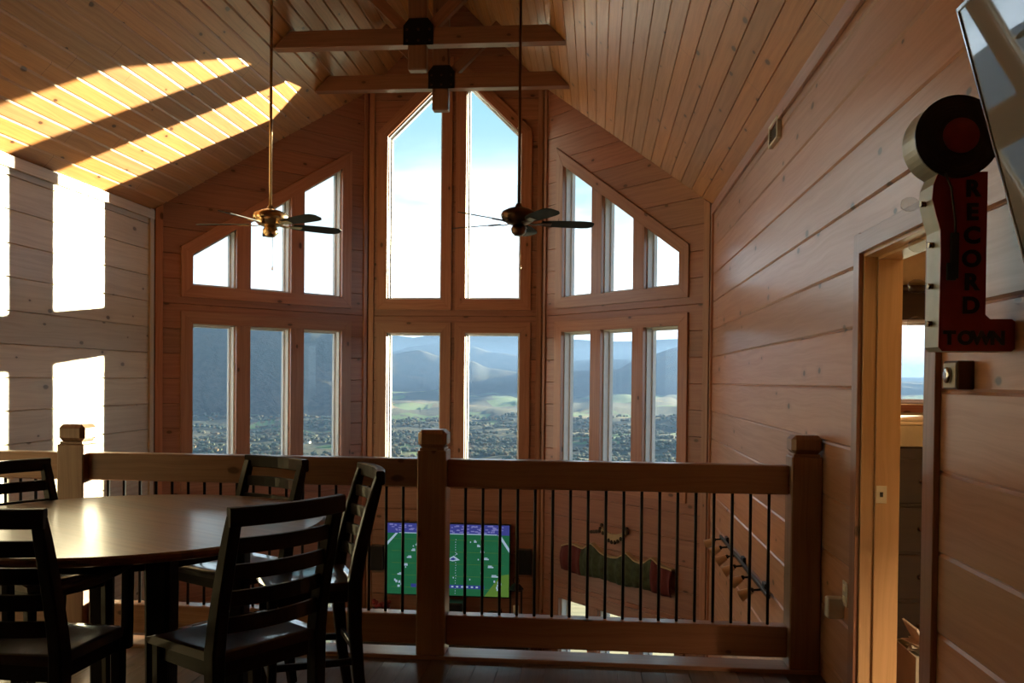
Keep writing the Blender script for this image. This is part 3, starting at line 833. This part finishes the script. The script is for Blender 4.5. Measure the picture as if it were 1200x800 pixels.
# ------------------------------------------------------------------ valance and carving on the right bay wall
t = thing('window_valance', 'scalloped fabric valance, burgundy ends and green middle, above the lower right windows', 'valance', FR @ Vector((1.40, -.06, -.82)))
MI = Matrix.Translation(-t.location) @ FR
VT = [(.44, -.53), (.50, -.515), (.60, -.51), (.66, -.495), (.73, -.455), (.775, -.438), (.82, -.47), (.87, -.51), (.95, -.525), (1.03, -.515), (1.10, -.48), (1.177, -.443), (1.22, -.48), (1.30, -.525), (1.40, -.54), (1.50, -.535), (1.60, -.51), (1.70, -.45), (1.764, -.425), (1.83, -.47), (1.908, -.514), (1.98, -.505), (2.07, -.491), (2.18, -.50), (2.28, -.53), (2.36, -.56)]
def topz(u):
    for (a, p), (b, q) in zip(VT, VT[1:]):
        if u <= b: return p + (q - p) * (u - a) / (b - a)
    return VT[-1][1]
def cloth(u0, u1, name, mat, bulge=.055):
    bm = bmesh.new(); nx, nz = int((u1 - u0) / .02), 8; G = {}
    for i in range(nx + 1):
        u = u0 + (u1 - u0) * i / nx
        for j in range(nz + 1):
            v = j / nz; zt_ = topz(u); zb_ = -.80 - .015 * (u - .45) + .010 * math.sin(u * 9)
            w = -.035 - bulge * (.35 + .65 * math.sin(PI * min(1, v * .9 + .05))) - .010 * math.sin(u * 46)
            G[i, j, 0] = bm.verts.new((u, w, zb_ + (zt_ - zb_) * v)); G[i, j, 1] = bm.verts.new((u, w + .012, zb_ + (zt_ - zb_) * v))
    for s in (0, 1):
        for i in range(nx):
            for j in range(nz):
                f = bm.faces.new([G[i + a, j + b, s] for a, b in ((0, 0), (1, 0), (1, 1), (0, 1))]); f.smooth = True
    for i in range(nx):
        for j in (0, nz): bm.faces.new((G[i, j, 0], G[i + 1, j, 0], G[i + 1, j, 1], G[i, j, 1]))
    for j in range(nz):
        for i in (0, nx): bm.faces.new((G[i, j, 0], G[i, j + 1, 0], G[i, j + 1, 1], G[i, j, 1]))
    uvpaint(bm, 0)
    return obj(name, bm, mat, t, MI)
tag(cloth(.46, .76, 'valance_end', 'burgundy'), 'burgundy end'); tag(cloth(1.92, 2.30, 'valance_end', 'burgundy'), 'burgundy end')
tag(cloth(.76, 1.92, 'valance_middle', 'greencloth'), 'green forest-patterned middle')
piece = []
n_ = 60
for i in range(n_):
    ua, ub = .46 + 1.84 * i / n_, .46 + 1.84 * (i + 1) / n_
    piece.append(b_prism([(ua, topz(ua)), (ub, topz(ub)), (ub, topz(ub) + .018), (ua, topz(ua) + .018)], -.062, -.002))
obj('valance_board', join(*piece), 'carving', t, MI)
# crescent carving
t = thing('wall_carving', 'tan crescent-shaped wall carving edged with dark pine cones, above the valance', 'wall decoration', FR @ Vector((1.43, -.02, -.33)))
MI = Matrix.Translation(-t.location) @ FR
def cres(n=18):
    top = []; bot = []
    for i in range(n + 1):
        s = i / n; u = 1.62 - s * .45; top.append((u, -.215 + .03 * s - .06 * math.sin(PI * s))); bot.append((u, -.225 + .03 * s - .145 * math.sin(PI * s)))
    return join(*[b_prism([top[i], top[i + 1], bot[i + 1], bot[i]], -.035, -.001) for i in range(n)]), top, bot
c_, tp, bt = cres()
obj('crescent', c_, 'carving', t, MI)
obj('pine_cones', join(*[b_sphere((bt[i][0], -.035, bt[i][1]), .019, (1, 1, 1.3), 8) for i in range(0, 19, 2)], *[b_sphere((1.655 + .045 * k, -.02, -.262 - .008 * k), .020, (1.4, 1, 1), 8) for k in range(4)], b_sphere((1.60, -.03, -.18), .022, seg=8), b_sphere((1.18, -.03, -.17), .024, seg=8), b_sphere((1.17, -.03, -.215), .02, seg=8)), 'pinecone', t, MI)

# ------------------------------------------------------------------ spotlight bar on the lower right wall
t = thing('spotlight_bar', 'black spotlight bar with six tan shades on the lower right wall', 'light fixture', (XR, 7.15, .11))
obj('bar', b_box((-.035, 0, 0), (.022, 2.3, .028), .003), 'iron', t)
for q_ in (-.9, 0, .9): obj('wall_bracket', b_box((-.012, q_, 0), (.024, .10, .08), .003), 'iron', t)
for k in range(6):
    y = 1.03 - .39 * k
    s_ = obj('spot_arm', join(b_tube([(-.045, y, -.005), (-.075, y, -.008), (-.10, y + .01, -.012)], .008), b_sphere((-.103, y + .012, -.014), .018)), 'iron', t)
    sh = bmesh.new()
    sh = b_cyl((0, 0, 0), (0, 0, .085), .022, .042, seg=20, caps=False)
    sh2 = b_cyl((0, 0, 0), (0, 0, .004), .022, seg=20)
    d = Vector((-.70, .20, -.45)).normalized(); R = Vector((0, 0, 1)).rotation_difference(d).to_matrix().to_4x4()
    o = obj('spot_shade', join(sh, sh2, xf(b_lathe([(.042, .083), (.045, .085), (.042, .087), (.040, .085), (.042, .083)], 20), Matrix.Identity(4))), 'shade', s_, Matrix.Translation((-.105, y + .01, -.016)) @ R)

# ------------------------------------------------------------------ small things on the right wall
t = thing('air_vent', 'small pale air vent high on the right wall, under the ceiling trim', 'vent', (XR, 6.13, 3.13))
obj('vent_frame', join(b_box((-.014, -.14, .075), (.028, .022, .15), .003), b_box((-.014, .14, .075), (.028, .022, .15), .003), b_box((-.014, 0, .009), (.028, .28, .018), .003), b_box((-.014, 0, .141), (.028, .28, .018), .003)), 'white', t)
obj('vent_backing', b_box((-.003, 0, .075), (.004, .27, .13), 0), 'black', t)
obj('louvre', join(*[xf(b_box((0, 0, 0), (.016, .26, .0025), 0), Matrix.Translation((-.012, 0, .03 + .018 * k)) @ Matrix.Rotation(.7, 4, 'Y')) for k in range(6)]), 'bronze', t)

t = thing('thermostat', 'small square thermostat with a pale face on the wall below the record sign', 'thermostat', (XR, 2.985, 1.512))
obj('thermostat_body', b_box((-.025, 0, .046), (.054, .115, .092), .004), 'bronze', t)
tag(obj('thermostat_face', b_box((-.053, 0, .046), (.005, .10, .078), .002), 'white', t), 'pale face plate')
obj('thermostat_dial', xf(b_lathe([(0, 0), (.026, 0), (.026, .010), (.019, .014), (0, .014)], 20), Matrix.Translation((-.055, 0, .046)) @ Matrix.Rotation(-PI / 2, 4, 'Y')), 'chrome', t)

t = thing('wall_outlet', 'white wall outlet low between the railing post and the door casing', 'outlet', (XR, 4.325, .475))
obj('outlet_plate', b_box((-.003, 0, .058), (.006, .075, .117), .002), 'white', t)
obj('socket', join(b_box((-.0075, 0, .085), (.004, .034, .030), .001), b_box((-.0075, 0, .032), (.004, .034, .030), .001)), 'ivory', t)
t = thing('plug_in_adapter', 'white plug-in adapter sticking out of the low wall outlet', 'adapter', (XR - .04, 4.375, .405))
obj('adapter_body', b_box((.003, .0, .05), (.079, .06, .10), .006), 'white', t)
obj('adapter_face', b_box((-.034, 0, .05), (.003, .045, .08), .001), 'ivory', t)

# ------------------------------------------------------------------ projecting sign shaped like a record player arm
SY0, SY1 = 2.66, 2.765
t = thing('record_shop_sign', 'projecting red metal sign shaped like a record and tone arm, bulbs along its edge', 'sign', (XR, SY0, 1.62))
SI = Matrix.Translation((-XR, -SY0, -1.62))
def text_bm(ch, size, ext=.002, bold=.02):
    cu = bpy.data.curves.new('txt', 'FONT'); cu.body = ch; cu.size = size; cu.extrude = ext; cu.offset = bold * size
    cu.align_x = 'CENTER'; cu.align_y = 'CENTER'
    o = bpy.data.objects.new('txt', cu); me = bpy.data.meshes.new_from_object(o)
    bm = bmesh.new(); bm.from_mesh(me); bpy.data.objects.remove(o); bpy.data.curves.remove(cu); bpy.data.meshes.remove(me)
    bmesh.ops.transform(bm, matrix=Matrix.Rotation(PI / 2, 4, 'X'), verts=bm.verts); uvpaint(bm, 0); return bm
# outline of the red body, counter-clockwise in (x, z)
body = [(.986, 1.624), (1.176, 1.624), (1.184, 1.632), (1.184, 1.708), (1.176, 1.716), (1.116, 1.716), (1.103, 1.728), (1.103, 2.135), (.968, 2.135), (.955, 2.10), (.952, 2.06), (.962, 2.02), (.976, 1.97), (.978, 1.90), (.976, 1.636)]
def shell(poly, y0, y1):
    bm = bmesh.new(); a = [bm.verts.new((p[0], y0, p[1])) for p in poly]; b = [bm.verts.new((p[0], y1, p[1])) for p in poly]; k = len(poly)
    for i in range(k): bm.faces.new((a[i], b[i], b[(i + 1) % k], a[(i + 1) % k]))
    bm.faces.new(b); uvpaint(bm, 1); return bm
CX, CZ, CR_ = 1.018, 2.235, .118
disc = [(CX + CR_ * math.cos(2 * PI * k / 48), CZ + CR_ * math.sin(2 * PI * k / 48)) for k in range(48)]
tag(obj('sign_side', join(shell(body, SY0, SY1), shell(disc, SY0 - .002, SY1 - .004)), 'silver', t, SI), 'silver sheet-metal sides')
def face(poly, y, y2):
    bm = bmesh.new(); a = [bm.verts.new((p[0], y, p[1])) for p in poly]; b = [bm.verts.new((p[0], y2, p[1])) for p in poly]; k = len(poly)
    bm.faces.new(a); bm.faces.new(b[::-1])
    for i in range(k): bm.faces.new((a[i], b[i], b[(i + 1) % k], a[(i + 1) % k]))
    uvpaint(bm, 2); return bm
obj('sign_face', face(body, SY0 - .003, SY0 + .001), 'signred', t, SI)
rec = face(disc, SY0 - .008, SY0 - .0015)
grooves = []
for r in (.108, .098, .088, .078, .068, .060):
    g_ = b_lathe([(r - .002, 0), (r, .0012), (r + .002, 0)], 48); xf(g_, Matrix.Translation((CX, SY0 - .008, CZ)) @ Matrix.Rotation(PI / 2, 4, 'X')); grooves.append(g_)
o = tag(obj('record_disc', join(rec, *grooves), 'signblack', t, SI), 'black record disc')
lb = b_lathe([(0, 0), (.05, 0), (.05, .003), (0, .003)], 32); obj('record_label', xf(lb, Matrix.Translation((CX + .008, SY0 - .008, CZ + .002)) @ Matrix.Rotation(PI / 2, 4, 'X')), 'signlabel', o, SI)
obj('tone_arm', join(b_tube([(CX - .035, SY0 - .012, 2.13), (1.0, SY0 - .012, 2.09), (1.012, SY0 - .012, 2.0), (1.015, SY0 - .012, 1.93)], .0035), b_box((1.012, SY0 - .012, 1.895), (.022, .012, .13), .002), b_box((1.004, SY0 - .012, 1.85), (.026, .010, .05), .002)), 'signblack', t, SI)
lt = []
for k, chh in enumerate('RECORD'):
    lt.append(xf(text_bm(chh, .064, bold=.045), Matrix.Translation((1.062, SY0 - .004, 2.085 - .0665 * k))))
for k, chh in enumerate('TOWN'):
    lt.append(xf(text_bm(chh, .052, bold=.055), Matrix.Translation((1.005 + .044 * k, SY0 - .004, 1.66))))
obj('lettering', join(*lt[:6]), 'signblack', t, SI)
obj('lettering', join(*lt[6:]), 'signblack', t, SI)
for k, z in enumerate((2.055, 1.935, 1.815, 1.705)):
    xs = .952 if k == 0 else .976
    b_ = obj('bulb', xf(b_lathe([(0, -.030), (.012, -.027), (.0195, -.015), (.021, -.003), (.018, .009), (.010, .020), (.007, .030), (.007, .034)], 20), Matrix.Translation((xs - .038, SY1 - .05, z)) @ Matrix.Rotation(PI / 2, 4, 'Y')), 'bulb', t, SI)
    obj('bulb_socket', b_cyl((xs - .012, SY1 - .05, z), (xs + .003, SY1 - .05, z), .0085, seg=12), 'brass', b_, SI)

# ------------------------------------------------------------------ tilted television high on the right wall
t = thing('tilted_television', 'dark glossy television tilted down from the right wall, cut off by the top right corner', 'television', (1.0, 1.76, 2.15))
H2 = .74; W2 = 1.28
tilt = math.radians(15.3)
# local: x' thickness (towards wall), y along wall, z' up the panel
RM = Matrix.Rotation(-tilt, 4, 'Y')
A = Vector((.912, 2.40, 2.495)) - Vector((1.0, 1.76, 2.15))
def tv(name, bm, mat): return obj(name, bm, mat, t, Matrix.Translation(A) @ RM)
tv('tv_case', b_box((.028, -W2 / 2, -H2 / 2), (.044, W2, H2), .010), 'black')
tv('bezel', join(b_box((.002, -W2 / 2, -.007), (.012, W2, .014), .003), b_box((.002, -W2 / 2, -H2 + .007), (.012, W2, .014), .003), b_box((.002, -.006, -H2 / 2), (.012, .012, H2 - .0), .003), b_box((.002, -W2 + .006, -H2 / 2), (.012, .012, H2), .003)), 'chrome')
tv('screen_glass', b_box((.003, -W2 / 2, -H2 / 2), (.006, W2 - .02, H2 - .024), 0), 'screen_off')
obj('wall_mount', join(b_sweep([(.186, -.06, .0), (.10, -.06, .02)], .05, .03), b_box((.178, -.06, .0), (.014, .30, .30), .003)), 'iron', t)

# ------------------------------------------------------------------ land outside
from mathutils import noise as MN
def fbm(x, y, o=4):
    return MN.fractal(Vector((x, y, 0)), 1.0, 2.0, o)
BASE = -420.0
def zg(x, y):
    r = math.hypot(x, y); z = BASE
    if r < 3400: z = ZLOW - 6 + (BASE - ZLOW + 6) * max(0, min(1, (r - 14) / 3386)) ** .75
    return z + max(0, min(1, (r - 1800) / 2500)) * (34 + max(0, min(1, (r - 6500) / 6000)) * 95) * (1 + fbm(x / 1100, y / 1100, 5))
def pxaz(px): return math.atan((px - 600) / 1042.8) - .0942
def crest(profile):
    az = [pxaz(p[0]) for p in profile]; el = [(444.5 - p[1]) / 1042.8 for p in profile]
    def f(a):
        if a <= az[0]: return el[0]
        for i in range(len(az) - 1):
            if a <= az[i + 1]:
                s = (a - az[i]) / (az[i + 1] - az[i]); s = s * s * (3 - 2 * s); return el[i] + (el[i + 1] - el[i]) * s
        return el[-1]
    return f
def ridge_mesh(name, r0, halfw, profile, label, rough=1.0, na=420, nr=46, a0=-1.05, a1=1.0, seed=0):
    cf = crest(profile); bm = bmesh.new(); rows = []
    for j in range(nr + 1):
        s = j / nr * 2 - 1; row = []
        for i in range(na + 1):
            a = a0 + (a1 - a0) * i / na
            r = r0 + halfw * s
            x, y = r * math.sin(a), r * math.cos(a)
            top = cf(a) * r0 + EYE
            fl = max(0.0, 1 - abs(s)); sh = fl ** 1.15
            spur = abs(MN.fractal(Vector((a * r0 / (halfw * .45) + seed * 7, s * .9, seed)), 1, 2, 4))
            hgt = BASE - 60 + (top - BASE + 60) * sh
            hgt += (fbm(x / (halfw * .5), y / (halfw * .5) + seed, 6) * .16 - spur * .30 * (1 - sh)) * (top - BASE) * rough * min(1, (1 - sh) * 1.8 + .10)
            row.append(bm.verts.new((x, y, hgt)))
        rows.append(row)
    for j in range(nr):
        for i in range(na):
            f = bm.faces.new((rows[j][i], rows[j][i + 1], rows[j + 1][i + 1], rows[j + 1][i])); f.smooth = True
    uvpaint(bm, 0, (0, 0))
    o = obj(name, bm, 'forest', recalc=False); tag(o, label, kind='structure')
    return o
def forestmat():
    m, nt, out = newmat('wooded slopes'); h = N(nt); g = h.new('ShaderNodeNewGeometry'); p = g.outputs['Position']
    n1 = h.noise(p, .0022, 5, .65); n2 = h.noise(p, .02, 4, .7); n3 = h.noise(p, .0007, 3)
    c = h.mix(h.ramp(n2, .35, .65), rgba((.030, .038, .034)), rgba((.085, .075, .060)))
    c = h.mix(h.math('MULTIPLY', h.ramp(n1, .50, .70), .55), c, rgba((.16, .10, .055)))
    c = h.mix(h.math('MULTIPLY', h.ramp(n3, .45, .60), .45), c, rgba((.04, .055, .03)))
    principled(h, out, c, .95, bump=n2, bstr=.9, bdist=12, spec=.1); return m
MAT['forest'] = forestmat()
def valleymat():
    m, nt, out = newmat('valley fields'); h = N(nt); g = h.new('ShaderNodeNewGeometry'); p = g.outputs['Position']
    s = h.sep(p)
    q = h.xyz(h.math('MULTIPLY', s[0], .0026), h.math('MULTIPLY', s[1], .00125))
    vo = h.new('ShaderNodeTexVoronoi', voronoi_dimensions='2D'); vo.inputs['Scale'].default_value = 1; h.put(vo.inputs['Vector'], q)
    sc = h.new('ShaderNodeSeparateColor'); h.put(sc.inputs[0], vo.outputs['Color'])
    n1 = h.noise(p, .0011, 5, .65); n2 = h.noise(p, .012, 4, .7)
    field = h.mix(h.math('GREATER_THAN', sc.outputs[0], .62), rgba((.12, .20, .07)), rgba((.30, .22, .11)))
    field = h.mix(h.math('GREATER_THAN', sc.outputs[1], .80), field, rgba((.17, .25, .10)))
    wood_ = h.mix(h.ramp(n2, .35, .65), rgba((.05, .065, .05)), rgba((.13, .115, .075)))
    wood_ = h.mix(h.math('MULTIPLY', h.ramp(n1, .55, .7), .5), wood_, rgba((.20, .11, .05)))
    msk = h.math('MULTIPLY', h.ramp(n1, .485, .51), h.math('GREATER_THAN', sc.outputs[2], .45))
    c = h.mix(msk, wood_, field)
    principled(h, out, c, .95, bump=n2, bstr=.6, bdist=6, spec=.1); return m
MAT['valley'] = valleymat()
# valley floor with low hills, starting at the foot of the house's own slope
def ground():
    bm = bmesh.new(); rows = []; nr, na = 120, 300
    for j in range(nr + 1):
        r = 14 * (32000 / 14) ** (j / nr); row = []
        for i in range(na + 1):
            a = -1.25 + 2.45 * i / na; x, y = r * math.sin(a), r * math.cos(a)
            z = zg(x, y)
            row.append(bm.verts.new((x, y, z)))
        rows.append(row)
    for j in range(nr):
        for i in range(na):
            f = bm.faces.new((rows[j][i], rows[j][i + 1], rows[j + 1][i + 1], rows[j + 1][i])); f.smooth = True
    uvpaint(bm, 0, (0, 0)); o = obj('valley_floor', bm, 'valley', recalc=False); tag(o, 'wide valley of green and tan fields below the windows', kind='structure')
ground()
ridge_mesh('hills', 10000, 2100, [(150, 350), (225, 356), (300, 362), (350, 372), (390, 388), (420, 415), (450, 465), (480, 500), (900, 505)], 'dark wooded mountainside filling the left windows', seed=1)
ridge_mesh('hills', 21000, 4000, [(300, 420), (455, 417), (490, 412), (520, 419), (550, 423), (575, 432), (612, 436), (660, 434), (720, 432), (755, 415), (800, 404), (880, 400), (960, 440), (1200, 448)], 'blue-grey wooded ridge across the middle of the valley', seed=2)
ridge_mesh('hills', 30000, 5000, [(300, 405), (455, 414), (490, 406), (520, 402), (548, 405), (580, 413), (615, 417), (665, 421), (720, 420), (760, 420), (800, 415), (900, 425), (960, 442)], 'paler ridge behind the middle ridge', seed=3, rough=.5)
ridge_mesh('hills', 42000, 6000, [(300, 398), (455, 394), (490, 397), (520, 399), (560, 400), (615, 402), (665, 408), (720, 404), (800, 407), (880, 412), (960, 438)], 'pale blue far ridge', seed=4, rough=.3, nr=24)
ridge_mesh('hills', 56000, 7000, [(300, 395), (480, 397), (517, 392), (550, 391), (575, 394), (610, 392), (665, 397), (720, 399), (800, 396), (880, 402), (960, 438)], 'palest ridge on the horizon', seed=5, rough=.2, nr=20)

hs = [(-.325, 5150), (-.318, 5250), (-.262, 4400), (-.345, 5300), (-.215, 3650), (-.012, 3900), (.055, 4300), (.09, 4050), (.105, 4500)]
# trees across the near valley
def woods():
    bm = bmesh.new(); ico = bmesh.new(); bmesh.ops.create_icosphere(ico, subdivisions=1, radius=1)
    iv = [v.co.copy() for v in ico.verts]; fi = [[v.index for v in f.verts] for f in ico.faces]; ico.free()
    rr = random.Random(11); cnt = 0
    while cnt < 8500:
        a = rr.uniform(-.55, .25); r = 3000 + 5500 * rr.random() ** 1.1
        x, y = r * math.sin(a), r * math.cos(a)
        if any(math.hypot(x - b * math.sin(a_), y - b * math.cos(a_)) < 60 for a_, b in hs): continue
        if fbm(x / 420, y / 260, 3) + .35 * fbm(x / 90, y / 90, 2) < -.02: continue
        z = zg(x, y)
        w, hh = rr.uniform(10, 22), rr.uniform(8, 14); mi = rr.choice((0, 0, 0, 1, 1, 2))
        vs = [bm.verts.new((x + c.x * w, y + c.y * w, z + hh * .7 + c.z * hh)) for c in iv]
        for f in fi:
            ff = bm.faces.new([vs[k] for k in f]); ff.material_index = mi
        cnt += 1
    uvpaint(bm, 0, (0, 0))
    o = obj('valley_woods', bm, [plain('dark tree crowns', (.085, .105, .07), .95, var=.4, scale=.02), plain('brown tree crowns', (.125, .11, .072), .95, var=.4, scale=.02), plain('rust tree crowns', (.20, .135, .07), .95, var=.4, scale=.02)], recalc=False)
    tag(o, 'clumps of dark and rust-coloured trees scattered over the near valley', 'trees', kind='stuff')
woods()
hproto = None
for k, (a, r) in enumerate(hs):
    x, y = r * math.sin(a), r * math.cos(a); z = zg(x, y) - 1
    if hproto is None:
        hproto = thing('farmhouse', 'white farmhouse far off in the valley', 'house', (x, y, z), .4, 'white farmhouses in the valley'); o = hproto
        obj('house_wall', b_box((0, 0, 6), (22, 12, 12), 0), 'paper', o)
        obj('house_roof', b_prism([(-12, 11.9), (12, 11.9), (11, 12.4), (0, 17), (-11, 12.4)], -7, 7), 'iron', o)
    else:
        o = copy_tree(hproto); o.location = (x, y, z); o.rotation_euler.z = k * 1.3
# hazy air lying over the valley
m, nt, out = newmat('valley haze'); h = N(nt)
vs = h.new('ShaderNodeVolumeScatter'); vs.inputs['Color'].default_value = (.115, .19, .36, 1); vs.inputs['Density'].default_value = 1 / 28000.0; vs.inputs['Anisotropy'].default_value = .1
va = h.new('ShaderNodeVolumeAbsorption'); va.inputs['Color'].default_value = (.115, .19, .36, 1); va.inputs['Density'].default_value = 1 / 28000.0
ad = h.new('ShaderNodeAddShader'); nt.links.new(vs.outputs[0], ad.inputs[0]); nt.links.new(va.outputs[0], ad.inputs[1])
nt.links.new(ad.outputs[0], out.inputs['Volume']); MAT['haze'] = m
m.cycles.homogeneous_volume = True if hasattr(m.cycles, 'homogeneous_volume') else False
hz = obj('valley_haze', b_box((0, 34000, 300), (150000, 65000, 1900), 0), 'haze'); tag(hz, 'blue haze filling the air over the valley', 'haze', kind='stuff')

# ------------------------------------------------------------------ light
sky = bpy.data.worlds.new('sky'); bpy.context.scene.world = sky; sky.use_nodes = True
nt = sky.node_tree
for n in list(nt.nodes): nt.nodes.remove(n)
h = N(nt); out = h.new('ShaderNodeOutputWorld'); bg = h.new('ShaderNodeBackground')
tc = h.new('ShaderNodeTexCoord'); s = h.sep(tc.outputs['Generated'])
cr = h.new('ShaderNodeValToRGB'); h.put(cr.inputs[0], h.math('MAXIMUM', s[2], 0.0))
el = cr.color_ramp.elements
el[0].position = 0; el[0].color = (2.2, 2.45, 2.75, 1); el[1].position = 1; el[1].color = (.10, .25, .62, 1)
for p, c in ((.06, (1.9, 2.2, 2.5)), (.14, (1.2, 1.4, 1.5)), (.20, (.60, .85, .92)), (.31, (.35, .68, .82)), (.55, (.12, .32, .60))):
    e_ = el.new(p); e_.color = (*c, 1)
cn = h.noise(h.xyz(h.math('MULTIPLY', s[0], 2.2), h.math('MULTIPLY', s[1], 2.2), h.math('MULTIPLY', s[2], 9.0)), 1.4, 5, .6)
cl = h.math('MULTIPLY', h.ramp(cn, .42, .66), h.ramp(s[2], .27, .13))
sun_d = Vector((1.0, 1.41, math.sqrt(1 + 1.41 ** 2) * .0985)).normalized()
col = h.mix(cl, cr.outputs[0], rgba((2.5, 2.7, 3.0)))
col = h.mix(h.ramp(s[2], .0, -.03), col, rgba((.16, .15, .12)))
h.put(bg.inputs[0], col); bg.inputs[1].default_value = 1.0
nt.links.new(bg.outputs[0], out.inputs[0])

sun = bpy.data.lights.new('sun', 'SUN'); sun.energy = 56; sun.angle = math.radians(.6); sun.color = (1.0, .87, .58)
so = bpy.data.objects.new('sun', sun); COL.objects.link(so); so.rotation_euler = (-sun_d).to_track_quat('-Z', 'Y').to_euler()
lp = bpy.data.lights.new('bedroom_bulb', 'POINT'); lp.energy = 150; lp.color = (1.0, .72, .44); lp.shadow_soft_size = .06
lo = bpy.data.objects.new('bedroom_bulb', lp); COL.objects.link(lo); lo.location = (2.15, 2.75, 1.42)

# ------------------------------------------------------------------ camera
F_, YAW, PIT, ROL, PPY = 1042.81, .0942, -.0151, .0099, 460.33
cy, sy = math.cos(YAW), math.sin(YAW)
Fw = Vector((-sy, cy, 0)); Rt = Vector((cy, sy, 0)); Up = Vector((0, 0, 1))
F2 = Fw * math.cos(PIT) + Up * math.sin(PIT); U2 = -Fw * math.sin(PIT) + Up * math.cos(PIT)
R3 = Rt * math.cos(ROL) + U2 * math.sin(ROL); U3 = -Rt * math.sin(ROL) + U2 * math.cos(ROL)
cam = bpy.data.cameras.new('camera'); co = bpy.data.objects.new('camera', cam); COL.objects.link(co)
mw = Matrix((( R3.x, U3.x, -F2.x, 0), (R3.y, U3.y, -F2.y, 0), (R3.z, U3.z, -F2.z, EYE), (0, 0, 0, 1)))
co.matrix_world = mw
cam.sensor_fit = 'HORIZONTAL'; cam.sensor_width = 36; cam.lens = F_ / 1200 * 36
cam.shift_y = (PPY - 400) / 1200
cam.clip_start = .02; cam.clip_end = 120000
bpy.context.scene.camera = co

sc = bpy.context.scene
sc.view_settings.view_transform = 'Standard'; sc.view_settings.look = 'None'; sc.view_settings.gamma = 1
sc.view_settings.exposure = 0.38; sc.view_settings.use_curve_mapping = False
sc.cycles.max_bounces = 10; sc.cycles.diffuse_bounces = 6; sc.cycles.glossy_bounces = 4; sc.cycles.transparent_max_bounces = 16
sc.cycles.volume_bounces = 0; sc.cycles.sample_clamp_indirect = 6; sc.cycles.caustics_reflective = False; sc.cycles.caustics_refractive = False
sc.cycles.use_denoising = True
